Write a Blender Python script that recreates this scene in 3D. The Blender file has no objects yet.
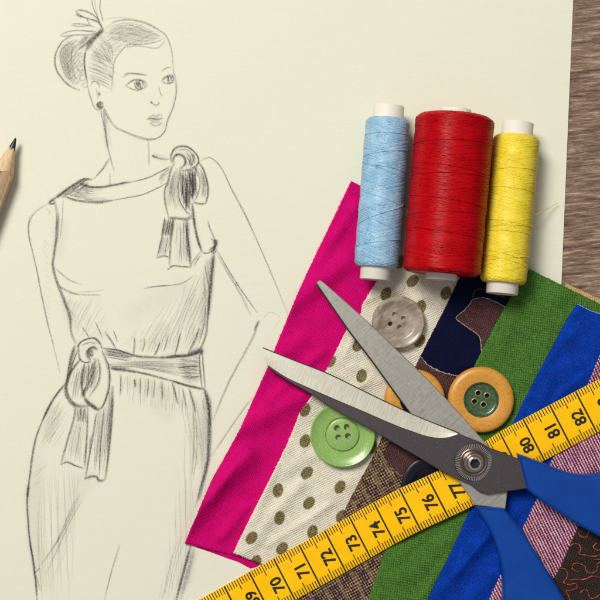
import bpy, bmesh, math, random
from mathutils import Vector, noise, Matrix
random.seed(7)
sc = bpy.context.scene
COL = sc.collection
sc.unit_settings.system = 'METRIC'
sc.unit_settings.scale_length = 0.01            # one unit is one centimetre
H = 45.0                                         # camera height in cm
K = 30.0                                         # photo pixels per cm on the table
def W(x, y, z):
    f = (H - z) / H / K
    return Vector(((x - 300) * f, (300 - y) * f, z))
def lin(c):
    c = c / 255
    return c / 12.92 if c <= .04045 else ((c + .055) / 1.055) ** 2.4
def rgb(r, g, b): return (lin(r), lin(g), lin(b), 1)
def nz(x, y, z=0.0): return noise.noise(Vector((x, y, z)))
def sm(a, b, x):
    t = max(0, min(1, (x - a) / (b - a))); return t * t * (3 - 2 * t)

# ------------------------------------------------------------------ objects
def link(name, me, mat, parent=None, smooth=True):
    me.name = name
    o = bpy.data.objects.new(name, me); COL.objects.link(o)
    if mat is not None:
        for m in (mat if isinstance(mat, (list, tuple)) else [mat]): me.materials.append(m)
    if smooth:
        for p in me.polygons: p.use_smooth = True
    if parent is not None:
        o.parent = parent
        o.matrix_parent_inverse = Matrix.Translation(-parent.location)
    return o
def mesh(name, vs, fs, mat, parent=None, smooth=True, recalc=True):
    me = bpy.data.meshes.new(name)
    me.from_pydata([tuple(v) for v in vs], [], fs)
    if recalc:
        b = bmesh.new(); b.from_mesh(me); bmesh.ops.recalc_face_normals(b, faces=b.faces); b.to_mesh(me); b.free()
    return link(name, me, mat, parent, smooth)
def thing(name, label, cat, loc, group=None):
    o = bpy.data.objects.new(name, None); COL.objects.link(o)
    o.location = loc; o.empty_display_size = .5
    o['label'] = label; o['category'] = cat
    if group: o['group'] = group
    return o
def tag(o, label, cat, group=None):
    o['label'] = label; o['category'] = cat
    if group: o['group'] = group

# ------------------------------------------------------------------ materials
class M:
    def __init__(s, name):
        s.m = bpy.data.materials.new(name); s.m.use_nodes = True
        s.nt = s.m.node_tree; s.b = s.nt.nodes['Principled BSDF']; s._c = None
    def node(s, t, **kw):
        n = s.nt.nodes.new(t)
        for k, v in kw.items(): setattr(n, k, v)
        return n
    def put(s, sock, v):
        if isinstance(v, bpy.types.NodeSocket): s.nt.links.new(v, sock)
        else: sock.default_value = v
    def co(s):
        if s._c is None: s._c = s.node('ShaderNodeTexCoord').outputs['Object']
        return s._c
    def map(s, rot=0, scale=(1, 1, 1)):
        n = s.node('ShaderNodeMapping', vector_type='TEXTURE'); s.put(n.inputs['Vector'], s.co())
        n.inputs['Rotation'].default_value = (0, 0, rot)
        n2 = s.node('ShaderNodeVectorMath', operation='MULTIPLY'); s.put(n2.inputs[0], n.outputs[0]); n2.inputs[1].default_value = scale
        return n2.outputs[0]
    def noise(s, scale, detail=3, vec=None, rough=.55, dist=0.0):
        n = s.node('ShaderNodeTexNoise'); s.put(n.inputs['Vector'], vec if vec is not None else s.co())
        n.inputs['Scale'].default_value = scale; n.inputs['Detail'].default_value = detail
        n.inputs['Roughness'].default_value = rough; n.inputs['Distortion'].default_value = dist
        return n.outputs[0]
    def math(s, op, a, b=0.0, c=0.0):
        n = s.node('ShaderNodeMath', operation=op); s.put(n.inputs[0], a); s.put(n.inputs[1], b); s.put(n.inputs[2], c)
        return n.outputs[0]
    def ramp(s, f, *stops):
        n = s.node('ShaderNodeValToRGB'); s.put(n.inputs[0], f); e = n.color_ramp.elements
        while len(e) < len(stops): e.new(.5)
        for q, (p, c) in zip(e, stops): q.position = p; q.color = c if len(c) == 4 else (*c, 1)
        return n.outputs[0]
    def mr(s, f, a, b, c=0.0, d=1.0):
        n = s.node('ShaderNodeMapRange'); s.put(n.inputs[0], f)
        for i, v in enumerate((a, b, c, d)): s.put(n.inputs[i + 1], v)
        return n.outputs[0]
    def mix(s, f, a, b, mode='MIX'):
        n = s.node('ShaderNodeMix', data_type='RGBA', blend_type=mode)
        s.put(n.inputs[0], f); s.put(n.inputs[6], a); s.put(n.inputs[7], b)
        return n.outputs[2]
    def bump(s, h, strength=.5, dist=.02):
        n = s.node('ShaderNodeBump'); s.put(n.inputs['Height'], h)
        n.inputs['Strength'].default_value = strength; n.inputs['Distance'].default_value = dist
        s.nt.links.new(n.outputs[0], s.b.inputs['Normal'])
    def set(s, **kw):
        for k, v in kw.items(): s.put(s.b.inputs[k.replace('_', ' ')], v)
        return s
    def attr(s, name):
        n = s.node('ShaderNodeAttribute', attribute_name=name); return n.outputs['Fac']
    def sep(s, v):
        n = s.node('ShaderNodeSeparateXYZ'); s.put(n.inputs[0], v); return n.outputs
    def weave(s, period, rot, warp=.35, a=.5, b=.5):
        """0..1 height of a woven cloth; a, b weigh warp and weft"""
        v = s.map(rot, (1, 1, 1))
        d = s.node('ShaderNodeTexNoise'); s.put(d.inputs['Vector'], v); d.inputs['Scale'].default_value = 3.0; d.inputs['Detail'].default_value = 2
        dv = s.node('ShaderNodeVectorMath', operation='MULTIPLY_ADD'); s.put(dv.inputs[0], d.outputs['Color'])
        dv.inputs[1].default_value = (warp * period * 2,) * 3; s.put(dv.inputs[2], v)
        x, y, _ = s.sep(dv.outputs[0])
        k = 2 * math.pi / period
        u = s.math('SINE', s.math('MULTIPLY', x, k)); w = s.math('SINE', s.math('MULTIPLY', y, k * .93))
        r = s.math('MULTIPLY_ADD', u, a * .5, .5)
        return s.math('MULTIPLY_ADD', w, b * .5, r)

SROT = math.radians(-63.5) + math.pi / 2          # the direction of the cloth grain
def cloth(name, c, dark=.55, light=1.25, period=.055, rot=SROT + .78, bump=.6, mott=.12, rough=.85, fleck=None, a=.5, b=.5, nscale=28):
    m = M(name)
    w = m.weave(period, rot, a=a, b=b)
    f = m.noise(nscale, 3)
    big = m.noise(2.2, 5, None, .65)
    wf = m.math('MULTIPLY_ADD', m.math('SUBTRACT', f, .5), 1.9, w)
    cd = tuple(v * dark for v in c[:3]) + (1,); cl = tuple(min(1, v * light) for v in c[:3]) + (1,)
    col = m.ramp(wf, (.12, cd), (.5, c), (.95, cl))
    col = m.mix(1.0, col, m.ramp(big, (.32, (1 - 1.7 * mott,) * 3), (.66, (1,) * 3)), 'MULTIPLY')
    if fleck:
        fl = m.noise(40, 1)
        col = m.mix(m.mr(fl, .64, .72), col, fleck)
    m.set(Base_Color=col, Roughness=rough, Specular_IOR_Level=.12)
    m.bump(m.math('ADD', wf, m.math('MULTIPLY', m.noise(5, 3), 1.1)), bump, .03)
    return m

# ------------------------------------------------------------------ geometry helpers
def tube_pts(vs, fs, pts, r, n=5, cap=True):
    pts = [Vector(p) for p in pts]
    base = len(vs); L = len(pts)
    rr = r if isinstance(r, (list, tuple)) else [r] * L
    up = Vector((0, 0, 1))
    for i, p in enumerate(pts):
        t = (pts[min(i + 1, L - 1)] - pts[max(i - 1, 0)]).normalized()
        s = t.cross(up)
        if s.length < 1e-3: s = t.cross(Vector((1, 0, 0)))
        s.normalize(); q = s.cross(t)
        for k in range(n):
            a = 2 * math.pi * k / n
            vs.append(p + (s * math.cos(a) + q * math.sin(a)) * rr[i])
    for i in range(L - 1):
        for k in range(n):
            k2 = (k + 1) % n
            fs.append((base + i * n + k, base + i * n + k2, base + (i + 1) * n + k2, base + (i + 1) * n + k))
    if cap:
        fs.append(tuple(base + k for k in range(n))); fs.append(tuple(base + (L - 1) * n + k for k in range(n)))
def cr(pts, n=6, closed=False):
    """Catmull-Rom through points of any size"""
    P = [tuple(p) for p in pts]
    if len(P) < 3 and not closed:
        a, b = P[0], P[-1]
        return [tuple(a[k] + (b[k] - a[k]) * i / n for k in range(len(a))) for i in range(n + 1)]
    out = []; N = len(P); rng = N if closed else N - 1
    for i in range(rng):
        if closed: p0, p1, p2, p3 = P[(i - 1) % N], P[i], P[(i + 1) % N], P[(i + 2) % N]
        else:
            p1, p2 = P[i], P[i + 1]
            p0 = P[i - 1] if i else tuple(2 * p1[k] - p2[k] for k in range(len(p1)))
            p3 = P[i + 2] if i + 2 < N else tuple(2 * p2[k] - p1[k] for k in range(len(p1)))
        for j in range(n):
            t = j / n
            out.append(tuple(.5 * (2 * p1[k] + (p2[k] - p0[k]) * t + (2 * p0[k] - 5 * p1[k] + 4 * p2[k] - p3[k]) * t * t + (3 * p1[k] - p0[k] - 3 * p2[k] + p3[k]) * t ** 3) for k in range(len(p1))))
    if not closed: out.append(P[-1])
    return out
def resample(pts, n):
    d = [0]
    for a, b in zip(pts, pts[1:]): d.append(d[-1] + math.dist(a, b))
    out = []; j = 0
    for i in range(n):
        t = d[-1] * i / (n - 1)
        while j < len(d) - 2 and d[j + 1] < t: j += 1
        f = (t - d[j]) / max(1e-9, d[j + 1] - d[j])
        out.append(tuple(pts[j][k] + (pts[j + 1][k] - pts[j][k]) * f for k in range(len(pts[j]))))
    return out
def inset(poly, d):
    """offset a closed polygon inwards by d photo pixels"""
    n = len(poly); A = sum(poly[i][0] * poly[(i + 1) % n][1] - poly[(i + 1) % n][0] * poly[i][1] for i in range(n))
    sg = 1 if A > 0 else -1; out = []
    for i in range(n):
        a, p, b = poly[i - 1], poly[i], poly[(i + 1) % n]
        e1 = Vector((p[0] - a[0], p[1] - a[1])).normalized(); e2 = Vector((b[0] - p[0], b[1] - p[1])).normalized()
        n1 = Vector((-e1.y, e1.x)) * sg; n2 = Vector((-e2.y, e2.x)) * sg
        m = n1 + n2
        m = m / max(.35, m.dot(n1)) if m.length > 1e-6 else n1
        if m.length > 2.2: m = m.normalized() * 2.2
        out.append((p[0] + m.x * d, p[1] + m.y * d))
    return out
def slab(name, poly, ztop, th, mat, parent=None, bev=1.5, bz=None, steps=3, smooth=False, dome=None):
    """a plate cut to an outline (photo px), top at ztop(x, y), rounded upper edge"""
    if not callable(ztop): z0 = ztop; ztop = lambda x, y: z0
    bz = bz if bz is not None else bev / K
    rings = []
    rings.append([(x, y, ztop(x, y) - th) for x, y in poly])
    for k in range(steps + 1):
        a = math.pi / 2 * k / steps
        q = inset(poly, bev * (1 - math.cos(a))) if k else poly
        rings.append([(x, y, ztop(x, y) - bz * (1 - math.sin(a))) for x, y in q])
    vs = []; n = len(poly)
    for r in rings:
        for (x, y, z), (ox, oy) in zip(r, poly):
            f = W(x, y, ztop(ox, oy)); vs.append(Vector((f.x, f.y, z)))
    fs = [tuple(range(n))[::-1]]
    for j in range(len(rings) - 1):
        for i in range(n):
            i2 = (i + 1) % n
            fs.append((j * n + i, j * n + i2, (j + 1) * n + i2, (j + 1) * n + i))
    fs.append(tuple((len(rings) - 1) * n + i for i in range(n)))
    o = mesh(name, vs, fs, mat, parent, smooth)
    return o
def lathe(name, prof, loc, mat, parent=None, n=96, axis=None, up=Vector((0, 0, 1)), boolean=None, close=True):
    """prof: (r, z) list, revolved about the vertical (or axis) through loc"""
    vs = []; fs = []
    ax = Vector(axis).normalized() if axis is not None else Vector((0, 0, 1))
    q = Vector((0, 0, 1)).rotation_difference(ax)
    for r, z in prof:
        for k in range(n):
            a = 2 * math.pi * k / n
            vs.append(Vector(loc) + q @ Vector((r * math.cos(a), r * math.sin(a), z)))
    m = len(prof)
    for i in range(m - 1):
        for k in range(n):
            k2 = (k + 1) % n
            fs.append((i * n + k, i * n + k2, (i + 1) * n + k2, (i + 1) * n + k))
    if close:
        fs.append(tuple(range(n))); fs.append(tuple((m - 1) * n + k for k in range(n)))
    o = mesh(name, vs, fs, mat, parent)
    if boolean:
        for cut in boolean:
            md = o.modifiers.new('cut', 'BOOLEAN'); md.object = cut; md.operation = 'DIFFERENCE'; md.solver = 'EXACT'
        bpy.context.view_layer.update()
        dg = bpy.context.evaluated_depsgraph_get()
        me = bpy.data.meshes.new_from_object(o.evaluated_get(dg))
        o.modifiers.clear(); o.data = me
        for cut in boolean: bpy.data.objects.remove(cut)
    me = o.data
    try: me.set_sharp_from_angle(angle=math.radians(38))
    except Exception: pass
    return o
def cutter(p, r, z0, z1, n=20):
    vs = []; fs = []
    for z in (z0, z1):
        for k in range(n):
            a = 2 * math.pi * k / n; vs.append((p[0] + r * math.cos(a), p[1] + r * math.sin(a), z))
    fs = [tuple(range(n))[::-1], tuple(range(n, 2 * n))] + [(k, (k + 1) % n, n + (k + 1) % n, n + k) for k in range(n)]
    return mesh('cutter', vs, fs, None)

# ================================================================== table
m = M('oak_laminate')
v = m.map(math.radians(6), (.36, 3.8, 1)); v2 = m.map(math.radians(4), (.5, 4.2, 1)); v3 = m.map(math.radians(7), (.45, 6.5, 1))
g1 = m.noise(1.5, 6, v, .6, .5); g2 = m.noise(2.6, 5, v2, .6, .35); g3 = m.noise(.5, 4, v); g4 = m.noise(3.2, 4, v3, .65, .3)
c = m.ramp(m.math('MULTIPLY_ADD', g2, .55, m.math('MULTIPLY', g1, .45)), (.38, rgb(92, 72, 62)), (.46, rgb(132, 108, 92)), (.54, rgb(158, 132, 113)), (.64, rgb(196, 172, 150)))
c = m.mix(m.mr(g3, .35, .65), c, m.mix(1.0, c, rgb(232, 226, 228), 'MULTIPLY'))
ln = m.math('ABSOLUTE', m.math('SUBTRACT', g1, .5)); ln2 = m.math('ABSOLUTE', m.math('SUBTRACT', g4, .47))
c = m.mix(m.mr(ln, .0, .012, .6, 0), c, rgb(76, 54, 48))
c = m.mix(m.math('MULTIPLY', m.mr(ln2, .0, .020, .95, 0), m.mr(g2, .42, .56, 0, 1)), c, rgb(70, 50, 44))
c = m.mix(m.mr(g4, .60, .68, 0, .45), c, rgb(206, 182, 158))
m.set(Base_Color=c, Roughness=.5, Specular_IOR_Level=.25); m.bump(m.math('SUBTRACT', g2, m.mr(ln2, 0, .03, .4, 0)), .5, .05)
OAK = m
s_ = 60
tb = mesh('table_top', [(-s_, -s_, 0), (s_, -s_, 0), (s_, s_, 0), (-s_, s_, 0), (-s_, -s_, -2), (s_, -s_, -2), (s_, s_, -2), (-s_, s_, -2)],
          [(0, 1, 2, 3), (7, 6, 5, 4), (0, 4, 5, 1), (1, 5, 6, 2), (2, 6, 7, 3), (3, 7, 4, 0)], OAK.m, None, False)
tb['kind'] = 'structure'

# ================================================================== paper and drawing
m = M('drawing_paper')
lay = m.noise(6, 2, m.map(0, (.15, 5.0, 1))); gr = m.noise(30, 4)
c = m.ramp(m.math('MULTIPLY_ADD', lay, .25, m.math('MULTIPLY', gr, .75)), (.3, rgb(220, 218, 199)), (.7, rgb(228, 227, 209)))
m.set(Base_Color=c, Roughness=.9, Specular_IOR_Level=.08); m.bump(m.math('ADD', m.math('MULTIPLY', gr, .6), m.math('MULTIPLY', lay, .15)), .22, .012)
PAPER = m
ZP = .045
corners = [(573.4, -8), (549.5, 566), (547, 740), (-90, 716), (-58, -160), (579.6, -134)]
# the right edge runs straight from the top corner through (573,0) and (561,283)
cor = [(579, -140), (542.5, 741), (-90, 716), (-56, -166)]
vs = []; fs = []
NX = 24
# gently cupped sheet: grid between the four corners
for j in range(NX + 1):
    for i in range(NX + 1):
        u, w_ = i / NX, j / NX
        a = [cor[3][k] * (1 - u) + cor[0][k] * u for k in (0, 1)]; b = [cor[2][k] * (1 - u) + cor[1][k] * u for k in (0, 1)]
        x, y = a[0] * (1 - w_) + b[0] * w_, a[1] * (1 - w_) + b[1] * w_
        p = W(x, y, ZP); vs.append(p)
n1 = NX + 1
fs = [(j * n1 + i, j * n1 + i + 1, (j + 1) * n1 + i + 1, (j + 1) * n1 + i) for j in range(NX) for i in range(NX)]
ring = [i for i in range(NX)] + [j * n1 + NX for j in range(NX)] + [NX * n1 + i for i in range(NX, 0, -1)] + [j * n1 for j in range(NX, 0, -1)]
b0 = len(vs)
for i in ring: vs.append(Vector((vs[i].x, vs[i].y, .004)))
fs += [(ring[i], ring[(i + 1) % len(ring)], b0 + (i + 1) % len(ring), b0 + i) for i in range(len(ring))]
paper = mesh('sketch_paper', vs, fs, PAPER.m, None, False)
tag(paper, 'large cream drawing sheet with a pencil fashion sketch of a woman in a belted dress', 'paper')

g = M('graphite')
al = g.attr('press')
grain = g.noise(22, 3, None, .65)
grain2 = g.noise(70, 1)
a2 = g.math('MULTIPLY', al, g.mr(g.math('MULTIPLY_ADD', grain2, .5, g.math('MULTIPLY', grain, .6)), .38, .62, .05, 1.5))
g.set(Base_Color=rgb(74, 69, 74), Roughness=.6, Specular_IOR_Level=.2, Alpha=g.math('MINIMUM', a2, .95))
DV, DF, DA = [], [], []
cnt = [0]
SWAP = [0]
def stroke(w, a, pts, raw=False, taper=True, z=None):
    q = pts if raw else cr(pts, 5)
    L = len(q)
    if L < 2: return
    cnt[0] += 1
    a *= .53 if pts[0][1] < 143 else .72
    z = ZP + .003 + .0002 * (cnt[0] % 60)
    base = len(DV); sd = random.random() * 99
    for i, p in enumerate(q):
        x, y = p[0], p[1]
        t = Vector((q[min(i + 1, L - 1)][0] - q[max(i - 1, 0)][0], q[min(i + 1, L - 1)][1] - q[max(i - 1, 0)][1]))
        if t.length < 1e-6: t = Vector((1, 0))
        t.normalize(); nn = Vector((-t.y, t.x))
        f = i / (L - 1)
        tp = min(1, .35 + 3.2 * min(f, 1 - f)) if taper else 1
        jx = nz(x * .11, y * .11, sd) * .35
        pr = a * tp * (1 + .38 * nz(x * .13 + 5, y * .13, sd + 3))
        ww = w * .5 * (.75 + .25 * tp) * (1 + .3 * nz(x * .2, y * .2, sd + 7))
        for k, (o, al) in enumerate(((-1.5, 0), (-.45, 1), (.45, 1), (1.5, 0))):
            DV.append(W(x + nn.x * (o * ww + jx), y + nn.y * (o * ww + jx), z)); DA.append(max(0, min(1, pr * al)))
    for i in range(L - 1):
        for k in range(3):
            DF.append((base + i * 4 + k, base + i * 4 + k + 1, base + (i + 1) * 4 + k + 1, base + (i + 1) * 4 + k))
def S(w, a, *xy, rep=2):
    """hand-drawn line: the same path gone over more than once, slightly astray"""
    pts = [(xy[i], xy[i + 1]) for i in range(0, len(xy), 2)]
    stroke(w, a * .8, pts)
    stroke(w * 2.6, a * .16, pts)
    for r in range(rep):
        d = .7 + .3 * w
        dx, dy = random.uniform(-d, d), random.uniform(-d, d)
        pp = [(x + dx + random.uniform(-.35, .35), y + dy + random.uniform(-.35, .35)) for x, y in pts]
        stroke(w * .8, a * .42, pp)
def inside_segments(poly, ang, sp):
    ca, sa = math.cos(ang), math.sin(ang)
    rp = [(x * ca + y * sa, -x * sa + y * ca) for x, y in poly]
    y0, y1 = min(p[1] for p in rp), max(p[1] for p in rp); out = []
    y = y0 + sp * random.random()
    while y < y1:
        xs = []
        for i in range(len(rp)):
            a, b = rp[i], rp[(i + 1) % len(rp)]
            if (a[1] - y) * (b[1] - y) < 0: xs.append(a[0] + (b[0] - a[0]) * (y - a[1]) / (b[1] - a[1]))
        xs.sort()
        for i in range(0, len(xs) - 1, 2):
            out.append(((xs[i] * ca - y * sa, xs[i] * sa + y * ca), (xs[i + 1] * ca - y * sa, xs[i + 1] * sa + y * ca)))
        y += sp * random.uniform(.6, 1.4)
    return out
def HT(deg, sp, w, a, *xy, jit=2.0, curve=.04):
    """hatching: near-parallel strokes filling an area, deg measured on the picture (y down)"""
    poly = [(xy[i], xy[i + 1]) for i in range(0, len(xy), 2)]
    for p, q in inside_segments(poly, math.radians(deg), sp):
        p = (p[0] + random.uniform(-jit, jit) * .7, p[1] + random.uniform(-jit, jit) * .7); q = (q[0] + random.uniform(-jit, jit), q[1] + random.uniform(-jit, jit))
        d = math.dist(p, q)
        if d < 1.2: continue
        c = random.uniform(-curve, curve) * d
        mx, my = (p[0] + q[0]) / 2 - (q[1] - p[1]) / d * c, (p[1] + q[1]) / 2 + (q[0] - p[0]) / d * c
        stroke(w, a * random.uniform(.55, 1.2), [p, (mx, my), q])
def circ(cx, cy, rx, ry=None, w=.8, a=.5, rep=2, rot=0):
    ry = ry or rx
    S(w, a, *[v for k in range(10) for v in (cx + rx * math.cos(k * .698 + rot), cy + ry * math.sin(k * .698 + rot))], rep=rep)
def between(A, B, n, w, a, t0=0, t1=1):
    """strands running from curve A to curve B family"""
    A = resample(cr(A), 12); B = resample(cr(B), 12)
    for i in range(n):
        f = (i + random.uniform(.1, .9)) / n; s0 = random.uniform(t0, t0 + .3); s1 = random.uniform(t1 - .35, t1)
        pts = [(p[0] * (1 - f) + q[0] * f, p[1] * (1 - f) + q[1] * f) for p, q in zip(A, B)]
        i0, i1 = int(s0 * 11), max(int(s0 * 11) + 3, int(s1 * 11) + 1)
        stroke(w, a * random.uniform(.5, 1.25), pts[i0:i1])

# --- head, bun and hair ornament
S(.9, .5, 91.3, -6, 92, 2, 93.3, 8, 96.7, 16, 99.3, 22, 103, 29)
S(.9, .45, 101, -6, 100.7, 1, 100, 8, 102, 16, 103, 20, 102, 22)
HT(78, 1.1, .7, .3, 92, -5, 97, -5, 98, 10, 101, 22, 98, 20, 94, 8)
S(1.1, .62, 76, 11.3, 80, 10.4, 86.7, 12, 93.3, 15.3, 97.3, 19.3, 102.7, 28)
S(1.1, .6, 76, 11.3, 77.3, 15.3, 82.7, 17.3, 90.7, 19.3, 98.7, 22.7)
S(1.4, .5, 77, 12.5, 80, 15, 84, 17)
S(.8, .5, 86, 18, 88.7, 22, 90, 25.3)
S(1, .5, 90.7, 19.3, 96, 21, 99, 24, 103, 30)
S(1, .45, 70.7, 24.7, 77.3, 23.7, 88, 25.3, 94.7, 27.3)
S(.9, .4, 71, 25.3, 80, 26.4, 90, 25.3)
S(1, .5, 60, 35.7, 66.7, 32, 77.3, 30.4, 90.7, 31.3, 96, 32)
S(1, .5, 60, 35.8, 66.7, 36.3, 77.3, 35, 88, 35, 95.3, 33.3)
S(4.2, .62, 103, 29, 98.7, 32.7, 93.3, 37.3, 89.3, 44, 86, 50, rep=3)
S(1.5, .5, 103.5, 28, 98, 35, 94, 41)
S(1.6, .62, 85.5, 50, 84, 60, 84.7, 70.7, 87, 82, rep=3)
S(3, .5, 88, 36.5, 84, 40, 79.5, 45, rep=2)
S(2.2, .5, 91, 39, 85, 44, 79, 49)
S(1.2, .62, 72, 35.3, 62.7, 41.3, 56.7, 50.7, 54.7, 60, 56, 69.3, 60, 76, 66, 83, 72, 87.5, 80, 90.7, rep=3)
between([(76, 38), (62, 48), (60, 62), (66, 78), (78, 89)], [(84, 42), (74, 50), (73, 62), (76, 76), (83, 87)], 24, .8, .26)
HT(95, 2.0, .7, .22, 62, 44, 76, 40, 78, 60, 74, 82, 66, 78, 59, 66, 59, 54)
for q in ((81, 55, 2.6), (81, 62, 2.8), (79.5, 68, 3), (83, 72, 2.4), (82.5, 78, 2.8), (85, 85, 3)): circ(q[0] + random.uniform(-.5, .5), q[1], q[2] * random.uniform(.7, 1.1), q[2] * random.uniform(.5, 1), w=.7, a=.26, rep=3)
S(.95, .5, 105.3, 28, 113.3, 22.7, 122.7, 20, 134.7, 20.7, 146.7, 24, 157.3, 29.3, 165.3, 34.7, 169.3, 42.7, 172, 53.3, 172.7, 62.7)
S(.7, .25, 102.7, 19.3, 116, 17.6, 130.7, 18.5, 148, 23, 160, 30)
S(.9, .42, 165.3, 37.5, 158.7, 41.3, 150.7, 43.3, 140, 44.7, 129.3, 44.7, 122.7, 49.3, 117.3, 56, 114, 64, 112.7, 75, 111.5, 90)
S(.8, .38, 166, 40, 160, 46, 154.7, 48.3, 145.3, 46.7, 134.7, 46, 126, 48)
between([(104, 30), (116, 23), (134, 22.5), (152, 29), (166, 37)], [(105, 36), (116, 40), (130, 43.5), (148, 43), (164, 39)], 26, .75, .24)
between([(101, 33), (108, 40), (113, 50), (112, 62)], [(90, 46), (95, 56), (104, 66), (110, 74)], 16, .75, .3)
HT(12, 2.0, .7, .22, 124, 30, 150, 30, 162, 38, 140, 43, 124, 42)
HT(-30, 2.4, .7, .2, 106, 32, 124, 24, 124, 40, 110, 52)
for a_ in ((88, 62, 112, 73), (87, 66, 111, 77), (87, 70, 111, 80), (87.5, 74, 110, 82), (88, 78, 112, 86), (90, 80, 111, 89), (89, 58, 113, 69), (90, 54, 114, 65), (88.5, 68, 104, 74), (88, 76, 108, 84), (91, 50, 113, 62)):
    S(.8, .34, a_[0], a_[1], (a_[0] + a_[2]) / 2, (a_[1] + a_[3]) / 2 - .8, a_[2], a_[3], rep=1)
HT(80, 1.6, .7, .26, 109, 64, 114, 62, 115, 92, 110, 94)
S(1, .5, 109, 74, 112, 78)
S(1, .52, 172.5, 60, 173.3, 72, 175.8, 84, 175.8, 95, 172.5, 108.3, 167.5, 120, 164.2, 131.7, 158.3, 137.5, 150, 139.7, 141.7, 138, 128.3, 133.3, 115, 127, 108.3, 116.7, 103.3, 107.5)
S(.7, .3, 128, 134, 145, 140, 158, 138.5, 165, 130)
S(.9, .48, 90.5, 86, 92.5, 82, 96, 81.5, 98.8, 84.5, 99.5, 88)
S(.9, .5, 87, 82, 89, 92, 92, 101, 94.5, 107.5, 98.3, 110, 102.5, 107.5, 103, 104)
S(1.6, .6, 98.8, 92, 99.6, 95.5)
S(.8, .4, 96, 88, 97.5, 93, 97.8, 99)
circ(99.8, 105.2, 2.8, w=1.5, a=.6, rep=3); circ(99.8, 105.4, 1.2, w=1.6, a=.7)
S(1, .5, 100, 110, 104.2, 126.7, 106.7, 143.3, 110, 157, 114, 171)
S(1.6, .3, 103, 109, 104.5, 120, 106, 134, 107.5, 146)
S(1, .45, 103.5, 108, 107, 116, 111, 123)
HT(80, 1.1, .8, .35, 101, 110, 105, 110, 106, 122, 104, 124)
S(.9, .42, 109.5, 158, 105.5, 166, 100, 172.5, 93.3, 179.3)
S(.7, .25, 107, 160, 103, 168, 98, 173)
S(.9, .4, 148.3, 140, 149, 152, 149.2, 166)
S(1.2, .5, 151.7, 155, 154.5, 157.2, 157.5, 157.2); S(.8, .36, 152, 154.5, 160, 158.4, 170, 159)
S(.8, .3, 110, 186, 110, 173, rep=1)
HT(-35, 1.8, .7, .26, 104, 32, 122, 26, 132, 42, 116, 50, 108, 50)
HT(20, 2.4, .7, .22, 118, 24, 150, 24, 166, 36, 150, 40, 128, 34)
HT(60, 2.2, .7, .22, 100, 40, 112, 46, 114, 74, 104, 66, 92, 56)
# face
S(1.1, .5, 123, 77, 127.5, 73.8, 132, 73.2, 140, 74, 147.5, 75.2, rep=3)
S(1, .48, 161.7, 70.8, 166.7, 67.8, 171.3, 67)
S(1.1, .6, 125.3, 85.8, 131.7, 80.8, 137.5, 79.2, 143.3, 80.8, 147.5, 84.5, rep=3)
S(.9, .48, 125.5, 86, 131.7, 88.9, 138.3, 90, 144.2, 87.7, 147, 84.7)
circ(139.2, 84.6, 4.3, w=.9, a=.5); HT(70, .9, .8, .5, 135, 81, 143, 81, 143, 88, 136, 89); circ(138.2, 84, 1.4, w=1.8, a=.65)
S(1.1, .6, 161.7, 80.3, 166.7, 76.7, 172, 74.5, rep=3); S(.9, .48, 162, 80.8, 167, 83.7, 173.5, 82.3)
circ(170.6, 79.2, 3.3, w=1, a=.55); HT(75, .8, .8, .55, 167.5, 76, 173.5, 75, 173.5, 83, 168, 83)
S(.8, .38, 158.7, 85.8, 160, 91.7, 162.5, 97)
S(1, .5, 150.4, 100.6, 151, 102.6, 153, 104, 155.5, 105.3, 158, 104.5, 159.4, 102.6); S(1.5, .5, 150.6, 101.5, 152.6, 102.5); S(1.2, .4, 158, 103.3, 159.6, 102.6)
S(1, .52, 146.7, 119.7, 151.7, 118.5, 156.7, 119.2, 163, 118.3, rep=3)
S(.9, .42, 147, 119.2, 150, 117, 153, 115.5, 155.8, 116.5, 159.8, 114.8, 163, 117.5)
S(.9, .42, 149.5, 122.3, 152, 124.6, 155, 125.7, 159.2, 125.2, 163, 121.5)
HT(8, 1.2, .7, .2, 149, 118.6, 161, 118.3, 158, 115.8, 152, 116)
# collar
S(1.6, .58, 49, 202, 60, 194.5, 70, 187.5, 78.3, 181.5, 85, 178.8, 92.5, 179.2, rep=3)
HT(-38, 1.2, .9, .42, 52, 201, 62, 192, 78, 181, 90, 178, 86, 184, 74, 192, 60, 198)
HT(-30, 1.5, .9, .4, 72, 188, 84, 181, 98, 187, 84, 189, 76, 193)
HT(15, 1.6, .8, .3, 62, 193, 76, 190, 92, 191, 86, 197, 72, 199)
S(1.7, .55, 78.3, 182, 85, 185.8, 96.7, 187.5, 110, 185.8, 123.3, 183.3, 131, 181.8, rep=3)
S(1, .48, 131, 182, 146.7, 178, 160, 171.7, 171, 165.8)
S(1.8, .42, 64, 196, 75, 200, 88.3, 201.9, 101.7, 202, 113.3, 200.3, rep=3)
S(.9, .48, 108, 201, 130, 197, 143.3, 194.2, 156.7, 188.3, 166, 183)
between([(80, 188), (95, 190), (108, 190)], [(66, 196), (80, 199), (96, 200)], 10, .7, .28)
S(.8, .4, 160, 177, 165, 173, 170, 168); S(.8, .36, 158, 180, 163, 177); HT(-35, 1.4, .7, .28, 158, 176, 170, 168, 168, 176, 160, 184)
circ(52, 202, 2.2, 1.8, w=1.8, a=.5)
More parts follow.
